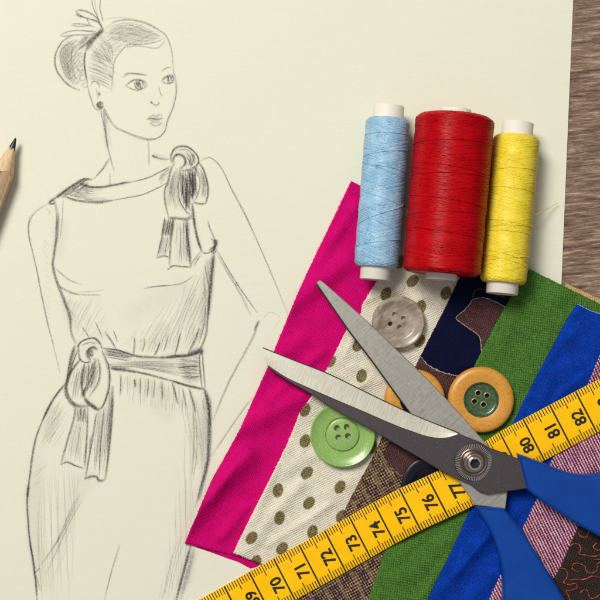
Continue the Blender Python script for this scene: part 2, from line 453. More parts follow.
# left arm and bodice side
S(.9, .42, 49, 203, 40, 208.5, 33.5, 214, 30.3, 219.5, 28.5, 227, 29, 237, 32, 249.4, 37.4, 273.2, 42, 297, 48, 325, 53.3, 345, 60, 373)
S(.7, .22, 30, 215, 28, 228, 31, 245, rep=1)
S(.7, .25, 46, 208, 50, 212, 47, 215, rep=1)
S(1.5, .55, 54.5, 202, 56.7, 215, 56.4, 228, 55.8, 240, 53.3, 256.7, 52.7, 267.7, 56.7, 282.4, 64, 300.7, 69.5, 317.2, 71, 333, 75.8, 344, rep=3)
S(.8, .3, 59, 212, 58.5, 228, 57.5, 242)
S(.8, .25, 63, 196, 62, 220, 60, 240, rep=1)
S(.8, .36, 53.9, 266.8, 62.2, 274, 69.5, 279.6, 81.4, 284.6)
S(1, .46, 56.6, 285, 65.9, 290.6, 73.2, 293.6, 79.6, 295); S(.8, .3, 79, 295, 100.7, 295)
S(.6, .22, 76, 292, 92, 291.5, 104.4, 289.4)
HT(52, 1.7, .8, .28, 57, 286, 66, 300, 74, 318, 71, 322, 62, 300)
HT(-70, 2.6, .6, .16, 70, 300, 88, 304, 92, 330, 76, 336)
HT(40, 3.2, .6, .14, 42, 235, 50, 240, 50, 330, 54, 345, 46, 320)
S(.8, .3, 145.8, 286.7, 160, 286.3, 178.3, 284.2, 186.7, 280.8, 194.2, 275); S(.8, .3, 144, 289, 155, 286.5, 170, 285)
HT(-68, 2.2, .7, .18, 186, 284, 206, 262, 207, 300, 202, 340, 160, 345, 176, 310)
HT(-60, 3.2, .7, .15, 120, 345, 150, 316, 186, 292, 176, 335, 150, 352)
HT(-72, 2.3, .7, .2, 140, 340, 196, 322, 200, 348, 140, 353)
HT(-65, 2.2, .7, .2, 190, 300, 208, 292, 205, 335, 196, 346, 186, 346)
HT(82, 1.6, .8, .28, 205, 262, 213, 258, 210, 300, 203, 300)
# shoulder knot
S(1.3, .6, 171.7, 163.3, 170.8, 156.7, 174.2, 149.2, 181.7, 146.2, 190, 148.3, 196.7, 155, 198.7, 161.7, 195, 166.7, 188.3, 170, 181.7, 170, rep=3)
S(2.0, .55, 172.5, 162, 175, 155.8, 180, 154.2, 184.5, 157.5, 185.3, 163.3, 181, 168.5, rep=3)
S(.9, .4, 177, 150, 186, 149.5, 193, 155, 195, 163); S(.9, .4, 186, 152, 190, 158, 189, 166); S(1, .4, 191, 153, 193, 160, 190, 168)
HT(65, 1.3, .8, .32, 185, 152, 195, 155, 196, 165, 187, 169)
S(1.2, .56, 175, 160.8, 170.5, 170, 167.5, 181.7, 164.4, 190, 165, 203.3, 168.3, 217.5)
S(1.6, .6, 167.5, 218.2, 176.7, 218.3, 187.5, 219.2, 191, 215)
S(1.1, .52, 180, 166, 179.2, 176.7, 178.3, 190, 180, 201.7, 187, 212.5, 190.5, 213)
between([(175, 166), (171, 180), (169, 195), (171, 214)], [(179, 170), (177, 188), (178, 200), (185, 214)], 12, .8, .32)
HT(88, .9, 1.1, .55, 180, 170.5, 196, 169, 197, 192, 192, 200, 188, 212, 182, 203, 179, 186)
HT(75, 1.0, 1.2, .5, 188, 170, 196, 168, 197, 194, 191, 199, 190, 182)
HT(95, 1.0, 1.0, .4, 181, 190, 189, 192, 190, 210, 186, 210)
S(1.1, .5, 188.5, 180, 186.5, 192, 187.5, 206); S(1.0, .45, 183, 174, 184, 184, 182, 196)
S(1.3, .58, 198, 161.7, 203.3, 170, 207, 183.3, 207.5, 195, 205, 204.2, rep=3); S(1.2, .55, 205.5, 203.6, 199, 203.5, 193.5, 202)
S(.9, .42, 197, 168, 200, 182, 198, 194, 194, 201)
between([(197, 166), (202, 182), (202, 200)], [(202, 170), (206, 184), (205, 200)], 7, .7, .3)
S(1.1, .55, 164.4, 216.7, 161.7, 236.7, 156.7, 258.3); S(1, .5, 156.4, 258.5, 163.3, 255.8, 170, 257.5)
HT(95, 1.0, 1, .48, 164.5, 219, 174, 219, 171.5, 237, 163, 236)
HT(100, 1.5, .8, .3, 163, 236, 171, 237, 169, 256, 159, 256)
S(1.2, .5, 174.3, 218.5, 170.8, 240, 169.3, 266)
S(1.2, .56, 167.5, 270, 173.3, 265.8, 181.7, 266.7, 191, 267)
S(1.7, .6, 186.2, 218.3, 188.3, 238.3, 191.3, 267, rep=3)
HT(92, 1.7, .8, .26, 175, 222, 186, 222, 189, 262, 177, 264)
HT(88, 1.0, .9, .4, 184, 220, 188, 222, 190, 258, 187, 256)
S(2.0, .6, 192.3, 203, 194, 220, 197.5, 238.3, 202, 251.5, rep=3)
S(1, .5, 201.7, 251.9, 206, 253, 210, 251.7, 215.8, 248.3)
HT(-48, 1.2, .8, .4, 201, 251, 204, 253, 193, 266, 191, 262)
S(.9, .45, 207.5, 220, 209.5, 227, 213, 235, 215.5, 241); S(1, .45, 210, 238, 215, 241, 212, 243)
S(2.4, .72, 216, 239, 215.8, 244, 214.4, 250, rep=3); HT(-50, .9, 1.2, .6, 209, 251, 216, 243, 216, 252, 212, 254)
S(2.6, .5, 214.4, 250, 212.8, 266.7, 211, 283.3, 209.6, 300, 208.5, 315, rep=3)
S(1.2, .5, 210.5, 283, 208.8, 307, 207.5, 322, 206.3, 334, 201.7, 346.7, 198, 352, rep=3)
S(.8, .35, 206, 300, 204, 325, 199, 344)
# right arm
S(.9, .36, 200, 161.7, 205, 158.5, 211.7, 158.3, 221.7, 168.3, 231.7, 190, 246, 217, 260, 247.5, 275, 282.5, 287.5, 314)
S(.6, .2, 226, 178, 240, 203, 252, 228, rep=1)
S(.9, .46, 216, 248.7, 226, 266, 237.5, 285, 248, 300, 257, 313); S(.8, .36, 217, 254, 232, 280, 243, 299, 251, 316)
circ(237, 284, 1.4, w=.7, a=.3)
S(1.6, .46, 259.5, 320, 257, 324, 254, 331); S(.9, .42, 258.7, 322, 250, 342, 229, 381, 212.5, 420)
S(.8, .38, 253, 396, 235, 421, 211.5, 456)
S(.6, .16, 262, 320, 270, 312, 280, 318, 272, 330, rep=1)
# waist knot, loops, belt
S(1.4, .6, 78.5, 352, 78.3, 345, 84.2, 340, 93.3, 338.3, 99.2, 342.5, 101.7, 348.3, rep=3)
S(1.3, .58, 78.3, 350, 80, 359.2, 85.8, 362.5, 91, 361)
S(1.9, .6, 91, 361, 87.6, 355, 88.5, 350, 93.3, 347.3, 98, 350, rep=3); circ(91, 353.5, 1.8, 2.3, w=2.4, a=.5)
S(.9, .4, 82, 345, 90, 342.5, 97, 344); HT(20, 2.2, .7, .26, 81, 345, 97, 342, 92, 347, 82, 352)
S(1.5, .58, 101.7, 350, 107.5, 363.3, 109.7, 376.7, 108.3, 391.7, 103.3, 405, 98.3, 410.3, rep=3)
S(3, .68, 98.3, 410, 90, 404.2, 84, 398, rep=3)
S(2, .64, 83.6, 398, 84.2, 391.7, 90, 381.7, 93.3, 370, 95.5, 358.3, rep=3)
S(1.3, .5, 97.5, 358.3, 100, 370, 97.5, 383.3, 88.8, 396.7)
S(2.4, .64, 79.6, 360, 71.7, 370, 67.5, 380, 65.8, 390, 69.2, 400, 76.7, 405.8, 88.3, 406.7, rep=3)
S(1.9, .6, 84.5, 363.3, 81.7, 375, 81.7, 386.7, 84, 397)
HT(98, 1.2, .9, .42, 84, 364, 94, 362, 92, 374, 85, 388, 82, 388)
HT(100, 1.8, .8, .28, 74, 370, 82, 366, 81, 400, 72, 398)
HT(105, 1.4, .8, .32, 95, 362, 99, 366, 97, 382, 88, 394, 86, 392, 93, 378)
S(2.2, .62, 74.8, 345, 70.5, 361.7, 67, 383.3, rep=3); S(1.2, .5, 77.5, 350, 73, 362, 70, 372)
S(1.9, .58, 66, 383, 57, 394, 49, 406.5, 42, 421, rep=3)
S(1.6, .55, 101.7, 348.3, 116.7, 350, 133.3, 355.2, 143.3, 356.9, 166.7, 357.5, rep=3)
S(2.6, .68, 160, 357.5, 180, 355.8, 191.7, 354.2, 200.8, 351.5, rep=3); S(3.2, .7, 188, 354.5, 201, 350.5, 201, 355)
S(2, .56, 110.8, 368.3, 123.3, 370, 140, 372.5, rep=3); S(1.5, .52, 138, 372.5, 150, 375, 171.7, 380.8, rep=3); S(1.9, .62, 170, 380.3, 185, 385, 203.6, 389.2, rep=3)
S(1.2, .52, 199, 352, 200, 370, 202, 388); S(1.2, .5, 202, 353, 203.4, 370, 205, 388)
HT(8, 1.3, 1, .46, 104, 350, 118, 351, 134, 356, 128, 360, 108, 357)
HT(5, 1.4, .9, .42, 108, 364, 128, 367, 136, 371, 112, 369)
HT(4, 1.6, .9, .36, 176, 360, 199, 357, 201, 378, 190, 382, 178, 374); HT(-20, 1.7, 1, .34, 182, 369, 196, 366, 194, 379, 184, 377)
between([(110, 361), (150, 361), (198, 359)], [(112, 366), (150, 370), (200, 382)], 14, .8, .26)
S(1.1, .45, 178, 368, 188, 366.5, 199, 366)
for a_ in ((134.3, 336.7, 133.3, 355.5, .9), (160, 341.7, 154.7, 355.5, 1.4), (180.3, 333, 174.9, 355.3, 1.2), (199.4, 328, 188.6, 353, 1.5), (105, 331.7, 116, 348.5, 1.1), (82, 327, 89, 338, .8), (95, 322, 102, 338, .7), (113, 330, 117, 342, .7), (145, 338, 142, 352, .6), (168, 336, 163, 352, .6)):
    S(a_[4], .5, a_[0], a_[1], (a_[0] + a_[2]) / 2 + .5, (a_[1] + a_[3]) / 2, a_[2], a_[3])
for a_ in ((134, 379, 135, 387, 1.5), (161.7, 380.8, 162.7, 400, 1.3), (171.7, 382, 177.5, 404, 1.5), (189.2, 388.5, 195.8, 413, 1.7), (148.3, 378, 147.3, 397, .9), (120.5, 374, 119.8, 396, 1.0), (140, 377, 140, 394, .6), (155, 379, 153, 398, .6), (182, 388, 186, 408, .7)):
    S(a_[4], .48, a_[0], a_[1], (a_[0] + a_[2]) / 2 + .4, (a_[1] + a_[3]) / 2, a_[2], a_[3])
HT(92, 2.2, .7, .2, 116, 374, 150, 378, 186, 388, 196, 420, 170, 412, 130, 404)
HT(80, 2.2, .7, .18, 176, 390, 204, 396, 207, 470, 198, 470, 186, 430)
HT(88, 3.0, .7, .15, 184, 420, 206, 420, 206, 500, 190, 560, 176, 598, 160, 600, 172, 520)
HT(104, 2.6, .8, .18, 168, 560, 188, 520, 186, 548, 172, 600, 156, 600)
S(3.6, .42, 204.5, 391, 208, 402, 209, 418, 208.5, 440, 207.8, 458, 204, 476, 198, 500, rep=3)
S(1.8, .58, 203.5, 387, 206.5, 398, 208.8, 414, 209, 428, rep=3); S(1.2, .42, 208.5, 430, 207, 462, 201, 486, 195, 508)
S(1.9, .58, 191, 546, 184.5, 569, 175.5, 604, rep=3); S(2.6, .25, 194, 548, 188, 570, 180, 600)
S(.9, .34, 193, 410, 194, 440, 192, 475); S(.7, .26, 195.5, 417, 197, 450, 193, 480)
# skirt left, belt tails
S(1.3, .55, 52, 402, 42, 422, 36, 438, 32, 458, 29.8, 476, 27.3, 498, 28, 520, 30.3, 544, 34, 568, 37.5, 604, rep=3)
S(2.0, .42, 28.5, 486, 27.2, 498); S(1.3, .5, 29.5, 540, 34.4, 572, 37, 596)
S(.8, .35, 33.5, 574, 40, 568); S(.7, .28, 36, 575, 41, 591)
HT(-55, 2.2, .8, .2, 44, 424, 62, 398, 66, 410, 50, 446, 40, 446); HT(-50, 3, .7, .18, 36, 470, 48, 462, 40, 484, 32, 490); HT(-58, 2.6, .7, .15, 50, 420, 70, 410, 62, 444, 50, 450)
S(1.2, .52, 75.3, 406, 74, 418, 67, 442, 60.6, 465); S(1.3, .52, 60.8, 465, 67, 462.2, 76, 466, 84, 468.5)
S(1.4, .55, 87.4, 408, 86.4, 440, 84.5, 467); HT(94, 1.4, 1, .46, 75, 407, 87, 409, 86, 424, 75, 420); HT(98, 1.9, .8, .28, 73, 420, 86, 424, 84, 462, 66, 460)
S(1.3, .52, 96.3, 413, 92, 440, 85, 479); S(1.9, .56, 84.5, 479.5, 90, 477, 96, 477, 99, 481, 105, 480)
S(1.7, .55, 112.7, 386, 112, 412, 109.4, 446, 105.2, 480, rep=3); S(1, .42, 110, 392, 109.5, 415, 107, 446)
S(1, .44, 104, 410, 100.3, 448, 99.6, 476); HT(96, 1.7, .8, .3, 97, 412, 111, 404, 108, 450, 102, 472, 92, 470); S(1, .44, 90.5, 436, 89, 452)
HT(-66, 2.4, .8, .2, 76, 492, 86, 490, 60, 546, 48, 576, 44, 570); S(.8, .3, 80, 494, 64, 530, 52, 549, 41, 565, rep=2); S(.7, .24, 76, 497, 62, 530, 55, 545)
HT(-64, 3.4, .7, .13, 60, 550, 72, 520, 66, 560, 50, 590)
S(.8, .34, 120, 544, 112, 570, 104.5, 600)
HT(86, 3.4, .6, .13, 34, 520, 46, 510, 44, 600, 38, 600)
def SM(w, a, *xy):
    stroke(w, a, [(xy[i], xy[i + 1]) for i in range(0, len(xy), 2)])
SM(9, .16, 70, 42, 64, 56, 68, 72, 77, 84); SM(8, .12, 76, 44, 74, 60, 80, 76); SM(8, .10, 112, 30, 135, 32, 158, 38); SM(7, .12, 94, 52, 98, 66, 108, 76)
HT(-50, 1.5, .8, .17, 58, 46, 74, 36, 84, 46, 82, 86, 70, 84, 58, 68); HT(60, 1.8, .8, .15, 60, 44, 82, 42, 82, 84, 66, 82)
HT(-18, 1.5, .8, .17, 104, 32, 120, 23, 142, 24, 164, 36, 150, 43, 124, 46, 114, 60, 108, 52); HT(30, 1.6, .8, .14, 92, 48, 104, 36, 116, 50, 114, 84, 96, 78, 88, 68)
HT(100, 2.2, .8, .11, 150, 138, 168, 118, 174, 92, 171, 120, 160, 134); HT(75, 1.6, .8, .14, 104, 112, 110, 122, 113, 150, 106, 140); SM(5, .12, 104, 118, 107, 148)
HT(-60, 2.2, .7, .13, 60, 300, 100, 296, 110, 330, 100, 345, 78, 340); HT(88, 2.6, .8, .12, 60, 450, 80, 480, 70, 600, 40, 600, 34, 500)
SM(16, .07, 40, 440, 34, 520, 44, 590); SM(14, .06, 60, 215, 58, 260); SM(10, .09, 64, 296, 74, 330); SM(20, .05, 120, 320, 160, 300, 200, 280); SM(3, .3, 150, 122, 161, 122); SM(2.5, .3, 149, 119.6, 162, 118.8)
SM(22, .04, 60, 520, 90, 470); SM(16, .05, 150, 400, 175, 420); SM(6, .12, 152, 155, 168, 160)
SM(3, .22, 137, 84, 141, 85); SM(6, .22, 58, 197, 74, 187, 88, 181); SM(6, .16, 70, 194, 92, 189); SM(5, .14, 84, 199, 108, 200)
SM(8, .34, 188, 174, 192, 186, 190, 198); SM(6, .30, 184, 184, 186, 204); SM(6, .2, 170, 178, 169, 206); SM(4, .2, 190, 158, 192, 166); SM(5, .18, 203, 176, 204, 198)
SM(9, .30, 169, 220, 167, 236); SM(8, .16, 166, 236, 163, 254); SM(6, .2, 187, 222, 188, 262); SM(9, .08, 180, 222, 180, 262)
SM(9, .16, 209, 258, 206, 300, 202, 335); SM(14, .07, 196, 290, 180, 330); SM(12, .07, 166, 320, 150, 348); SM(5, .2, 213, 252, 210, 300)
SM(6, .34, 104, 353, 118, 354, 132, 358); SM(5, .26, 108, 366, 126, 369); SM(11, .22, 180, 364, 200, 364); SM(10, .2, 182, 374, 200, 378); SM(10, .12, 130, 363, 180, 366)
SM(6, .28, 87, 366, 84, 386); SM(6, .16, 78, 372, 75, 396); SM(5, .22, 96, 366, 92, 388); SM(8, .26, 81, 408, 80, 422); SM(7, .12, 78, 420, 74, 456); SM(10, .14, 104, 406, 99, 462); SM(4, .2, 109, 392, 108, 450)
SM(12, .09, 56, 404, 46, 440); SM(14, .07, 124, 380, 176, 396); SM(16, .07, 198, 400, 200, 470); SM(9, .12, 206, 396, 206, 450); SM(18, .05, 190, 480, 178, 590); SM(10, .10, 194, 548, 184, 590); SM(10, .06, 72, 510, 52, 560)
me = bpy.data.meshes.new('pencil_drawing'); me.from_pydata([tuple(v) for v in DV], [], DF)
at = me.attributes.new('press', 'FLOAT', 'POINT'); at.data.foreach_set('value', DA)
drawing = link('pencil_drawing', me, g.m, paper)

# ================================================================== cloth
def common(x, y):
    return .06 * nz(x * .011, y * .011, 3.3) + .036 * nz(x * .033, y * .033, 8.1) + .019 * nz((x * .45 + y * .9) * .09, (x * .9 - y * .45) * .03, 5.5)
def ridge(x, y, a, b, s, h):
    ax, ay = a; bx, by = b; dx, dy = bx - ax, by - ay; L = dx * dx + dy * dy
    t = ((x - ax) * dx + (y - ay) * dy) / L
    tc = max(0, min(1, t)); d = math.hypot(x - ax - tc * dx, y - ay - tc * dy)
    return h * math.exp(-(d / s) ** 2)
ZB = dict(magenta=.17, cream=.25, patch=.32, tan=.31, green=.38, blue=.47, stripe=.54, squig=.60)
FOLDS = dict(
    magenta=[((318, 262), (356, 206), 6, .06), ((270, 400), (322, 352), 5, .06), ((212, 500), (232, 470), 5, .05), ((254, 520), (276, 466), 6, .06), ((180, 528), (246, 456), 11, .26), ((236, 432), (322, 384), 11, .14), ((290, 306), (345, 262), 11, .13), ((262, 372), (300, 340), 9, .10), ((222, 536), (246, 508), 6, .08)],
    cream=[((268, 545), (330, 505), 4, .05), ((300, 455), (318, 425), 4, .04), ((345, 355), (356, 330), 4, .05), ((366, 300), (400, 288), 4, .05), ((420, 300), (440, 330), 5, .05), ((352, 395), (372, 376), 4, .05), ((256, 536), (300, 484), 7, .10), ((288, 470), (335, 442), 7, .07), ((330, 395), (385, 378), 6, .06), ((345, 330), (372, 322), 6, .05), ((395, 290), (440, 300), 7, .06), ((310, 520), (350, 480), 9, .05), ((352, 366), (400, 372), 5, .04), ((240, 556), (262, 540), 5, .05)],
    patch=[((350, 520), (400, 470), 8, .05), ((430, 330), (470, 360), 10, .04)],
    green=[((395, 560), (440, 520), 5, .04), ((420, 600), (448, 560), 5, .05), ((500, 350), (520, 300), 6, .03), ((500, 330), (560, 300), 12, .05), ((400, 580), (450, 540), 12, .06), ((540, 280), (600, 312), 8, .05)],
    blue=[((520, 440), (552, 380), 5, .05), ((560, 395), (596, 366), 4, .04), ((455, 575), (492, 532), 4, .05), ((540, 345), (572, 318), 4, .03), ((500, 560), (512, 520), 5, .05), ((500, 395), (580, 330), 10, .07), ((440, 590), (500, 520), 9, .10), ((545, 380), (600, 350), 12, .07), ((560, 330), (600, 345), 7, .05), ((470, 600), (520, 545), 7, .07)],
    stripe=[], squig=[], tan=[])
ORDER = ['magenta', 'cream', 'patch', 'tan', 'green', 'blue', 'stripe', 'squig']
for k_ in ('magenta', 'green', 'blue'): FOLDS[k_] = [(a, b, s_w, h * 1.4) for a, b, s_w, h in FOLDS[k_]]
def zf(kind):
    base = ZB[kind]; fl = [q for k_ in ORDER[:ORDER.index(kind) + 1] for q in FOLDS[k_]]
    def f(x, y):
        z = base + common(x, y)
        for a, b, s, h in fl: z += ridge(x, y, a, b, s, h)
        return z
    return f
def fabric(name, kind, L, R, mat, nu, nv, th=.11, attrs=None, fringe=True):
    Ls = resample(L, nv + 1); Rs = resample(R, nv + 1); f = zf(kind)
    vs = []; fs = []; px = []
    def top(i, j, drop=0, out=0):
        u = i / nu
        x = Ls[j][0] * (1 - u) + Rs[j][0] * u; y = Ls[j][1] * (1 - u) + Rs[j][1] * u
        return x, y
    for j in range(nv + 1):
        for i in range(nu + 1):
            x, y = top(i, j)
            e = min(i, nu - i, j, nv - j)
            z = f(x, y) - (.035 if e == 0 else (.010 if e == 1 else 0))
            fr = 0
            if e == 0: fr = .6
            x2 = x + nz(x * .6, y * .6, 1) * fr; y2 = y + nz(x * .6, y * .6, 9) * fr
            vs.append(W(x2, y2, z)); px.append((x, y))
    n1 = nu + 1
    fs = [(j * n1 + i, j * n1 + i + 1, (j + 1) * n1 + i + 1, (j + 1) * n1 + i) for j in range(nv) for i in range(nu)]
    ring = [i for i in range(nu)] + [j * n1 + nu for j in range(nv)] + [nv * n1 + i for i in range(nu, 0, -1)] + [j * n1 for j in range(nv, 0, -1)]
    b0 = len(vs)
    for i in ring:
        v = vs[i]; vs.append(Vector((v.x, v.y, v.z - th))); px.append(px[i])
    fs += [(ring[i], ring[(i + 1) % len(ring)], b0 + (i + 1) % len(ring), b0 + i) for i in range(len(ring))]
    for i in range(len(ring) if fringe else 0):
        if random.random() > .30: continue
        x, y = px[ring[i]]; x1, y1 = px[ring[(i + 1) % len(ring)]]
        t = Vector((x1 - x, y1 - y))
        if t.length < 1e-6: continue
        t.normalize(); nn = Vector((t.y, -t.x)); l = random.uniform(.4, 1) ** 2 * 2.6; k_ = random.uniform(-.9, .9); e_ = random.uniform(-.8, .8)
        q = [(x - nn.x * 1.2 + (nn.x + t.x * k_) * l * s_ + t.x * e_ * s_ * s_, y - nn.y * 1.2 + (nn.y + t.y * k_) * l * s_ + t.y * e_ * s_ * s_) for s_ in (0, .4, .75, 1)]
        n_0 = len(vs); tube_pts(vs, fs, [W(a_, b_, f(x, y) - .03 - .02 * s_) for s_, (a_, b_) in enumerate(q)], .0075, 3, False)
        px += [(x, y)] * (len(vs) - n_0)
    o = mesh(name, vs, fs, mat)
    if attrs:
        for an, fn in attrs.items():
            a = o.data.attributes.new(an, 'FLOAT', 'POINT'); a.data.foreach_set('value', [fn(x, y) for x, y in px])
    return o
def frays(name, path, zfun, mat, parent, n, ln=3.0, side=1, r=.006):
    """loose fibres along a cut edge"""
    pts = resample(path, 400); vs = []; fs = []
    for k in range(n):
        i = random.randrange(1, 398); p = pts[i]; t = Vector((pts[i + 1][0] - pts[i - 1][0], pts[i + 1][1] - pts[i - 1][1])).normalized()
        nn = Vector((-t.y, t.x)) * side
        l = random.uniform(.3, 1) ** 2 * ln; a = random.uniform(-1.0, 1.0)
        d = nn * math.cos(a) + t * math.sin(a); e = nn * random.uniform(-.4, .4) + t * random.uniform(-.6, .6)
        q = [(p[0] - nn.x * .5 + d.x * l * s + e.x * l * s * s, p[1] - nn.y * .5 + d.y * l * s + e.y * l * s * s) for s in (0, .35, .7, 1)]
        z0 = zfun(p[0], p[1]) - .02
        tube_pts(vs, fs, [W(x, y, z0 - .02 * s) for s, (x, y) in enumerate(q)], r, 3, False)
    return mesh(name, vs, fs, mat, parent)

MAG = cloth('magenta_cotton', rgb(212, 0, 112), .68, 1.22, .05, bump=.5, mott=.1)
f = MAG
Lm = [(351, 181), (333, 219), (314, 258), (299, 290), (289, 314), (276, 346), (268, 366), (240, 429), (223, 460), (211, 481), (203, 500), (184.5, 543.5)]
Rm = [(405, 207), (392, 290), (340, 400), (300, 500), (259, 562)]
mag = fabric('magenta_fabric', 'magenta', Lm, Rm, MAG.m, 90, 330, .1)
tag(mag, 'bright magenta cotton cloth at the left edge of the fabric fan', 'fabric')
# the folded hem under the magenta cloth
hem = slab('hem_fold', [(190, 541), (196, 547.5), (210, 552), (226, 558), (238, 562), (250, 568.5), (256, 567), (266, 560), (262, 540), (220, 530)], lambda x, y: .10, .05, MAG.m, mag, 1.2)

DOTS = [(386, 294), (412.5, 281), (421, 307), (419.5, 341), (358, 345), (361.5, 376), (330, 361.5), (305, 410), (305, 441), (307, 473), (278, 490.5), (340, 487), (309, 503), (279.5, 518), (251.5, 538), (341.5, 516.5), (312.5, 532), (282, 548.5), (256, 562), (446, 293), (334, 393), (392, 325), (388, 356), (336, 458), (372, 447), (395, 408), (400, 262), (432, 262), (415, 240), (363, 415), (252, 500)]
def dotf(x, y):
    v = 0
    for i, (cx, cy) in enumerate(DOTS):
        dx, dy = x - cx, y - cy
        if abs(dx) > 12 or abs(dy) > 12: continue
        a = math.radians(28 + 14 * math.sin(i * 2.3)); u = dx * math.cos(a) + dy * math.sin(a); w = -dx * math.sin(a) + dy * math.cos(a)
        r = math.hypot(u / 5.2, w / 7.2) + .10 * nz(x * .5, y * .5, i)
        v = max(v, 1 - sm(.9, 1.08, r))
    return v
CRM = cloth('cream_linen', rgb(238, 230, 209), .86, 1.08, .064, bump=.75, mott=.08, rot=SROT, nscale=24)
bc = CRM.b.inputs['Base Color'].links[0].from_socket
inkn = CRM.noise(26, 3)
ink = CRM.ramp(inkn, (.35, rgb(84, 72, 44)), (.52, rgb(124, 110, 70)), (.7, rgb(172, 160, 118)))
CRM.set(Base_Color=CRM.mix(CRM.attr('dots'), bc, ink))
Lc = [(402, 206), (393, 240), (386, 268), (375, 283.5), (362, 305), (361, 313), (346, 331), (325, 373), (311, 397), (300, 412), (289, 440), (272, 475), (252, 514), (233, 553)]
Rc = [(482, 245), (470, 290), (420, 380), (352, 520), (330, 592), (262, 562)][:5]
crm = fabric('dotted_fabric', 'cream', Lc, [(482, 245), (455, 310), (420, 380), (375, 480), (330, 592)], CRM.m, 150, 380, .09, {'dots': dotf})
tag(crm, 'crinkled cream cloth printed with olive brown dots', 'fabric')

# patchwork strip: maroon ground, navy and tweed patches, stitched outlines
MAR = cloth('maroon_weave', rgb(82, 52, 54), .5, 1.5, .06, bump=.6, mott=.15, fleck=rgb(150, 120, 112), nscale=34)
Lp = [(476, 246), (457, 283), (446, 306), (420, 357), (398, 402), (375, 453), (356, 488), (340, 520), (300, 600), (262, 680)]
Rp = [(526, 268), (516, 300), (495, 370), (420, 530), (360, 660), (335, 716)]
pat = fabric('patchwork_fabric', 'patch', Lp, Rp, MAR.m, 60, 240, .09)
tag(pat, 'dark patchwork cloth of navy, maroon and tweed beside the dotted cloth', 'fabric')
def patch(name, poly, kind, dz, mat, parent, cell=5, th=.03):
    f = zf(kind); b = bmesh.new()
    vv = [b.verts.new((x, y, 0)) for x, y in poly]; b.faces.new(vv)
    x0, x1 = min(p[0] for p in poly), max(p[0] for p in poly); y0, y1 = min(p[1] for p in poly), max(p[1] for p in poly)
    x = x0 + cell
    while x < x1:
        bmesh.ops.bisect_plane(b, geom=b.verts[:] + b.edges[:] + b.faces[:], plane_co=(x, 0, 0), plane_no=(1, 0, 0)); x += cell
    y = y0 + cell
    while y < y1:
        bmesh.ops.bisect_plane(b, geom=b.verts[:] + b.edges[:] + b.faces[:], plane_co=(0, y, 0), plane_no=(0, 1, 0)); y += cell
    ed = [e for e in b.edges if e.is_boundary]
    ext = bmesh.ops.extrude_edge_only(b, edges=ed)
    low = set(v for v in ext['geom'] if isinstance(v, bmesh.types.BMVert))
    for v in b.verts:
        z = f(v.co.x, v.co.y) + dz - (th if v in low else 0)
        v.co = W(v.co.x, v.co.y, z)
    bmesh.ops.recalc_face_normals(b, faces=b.faces)
    me = bpy.data.meshes.new(name); b.to_mesh(me); b.free()
    return link(name, me, mat, parent)
def stitch(name, path, kind, dz, mat, parent, r=.012, seg=2.2, amp=.8):
    """a rope of short overlapping thread stitches along a path"""
    f = zf(kind); P = cr(path, 8); L = sum(math.dist(a, b) for a, b in zip(P, P[1:])); n = max(6, int(L / seg)); P = resample(P, n + 1)
    vs = []; fs = []
    for i in range(n):
        a, b = P[i], P[i + 1]; t = Vector((b[0] - a[0], b[1] - a[1])).normalized(); nn = Vector((-t.y, t.x))
        o1, o2 = random.uniform(-amp, amp), random.uniform(-amp, amp)
        q = [(a[0] - t.x * .6 + nn.x * o1, a[1] - t.y * .6 + nn.y * o1, .0), ((a[0] + b[0]) / 2, (a[1] + b[1]) / 2, .016), (b[0] + t.x * .6 + nn.x * o2, b[1] + t.y * .6 + nn.y * o2, .0)]
        tube_pts(vs, fs, [W(x, y, f(x, y) + dz + z) for x, y, z in q], r, 4, False)
    return mesh(name, vs, fs, mat, parent)
NAVY = cloth('navy_cotton', rgb(8, 12, 48), .5, 1.9, .05, bump=.5, mott=.2)
NAVY2 = NAVY
navy = patch('navy_patch', [(475.5, 248), (457.3, 283.5), (446.3, 306.5), (420.3, 357), (428, 366), (440, 372), (452, 375.3), (470, 377), (482, 360), (481, 343), (478, 336), (470, 330), (462, 324), (456.3, 318), (463, 312), (470, 305), (473, 300), (484, 298.5), (496, 302), (508, 308), (514, 300), (524.5, 269.5)], 'patch', .018, NAVY.m, pat)
THR = M('pale_thread'); THR.set(Base_Color=THR.ramp(THR.noise(12, 2), (.3, rgb(120, 100, 92)), (.7, rgb(196, 184, 168))), Roughness=.7)
stitch('stitching', [(420, 356), (428, 365), (440, 371.5), (452, 375), (464, 377), (476, 379)], 'patch', .02, THR.m, pat, .013, 1.3, 1.1)
stitch('stitching', [(482, 362), (481, 343), (478, 335), (470, 329), (462, 323.5), (456, 318), (463, 311.5), (470, 304), (473, 299.5), (484, 298), (496, 302), (508, 309)], 'patch', .02, THR.m, pat, .011, 1.5, .7)
THB = M('brown_thread'); THB.set(Base_Color=THB.ramp(THB.noise(12, 2), (.3, rgb(92, 66, 50)), (.7, rgb(150, 118, 88))), Roughness=.7)
stitch('stitching', [(473, 299), (473.5, 293), (478, 289), (487, 290), (494, 294), (504, 297)], 'patch', .02, THB.m, pat, .008, 2.2, .4)
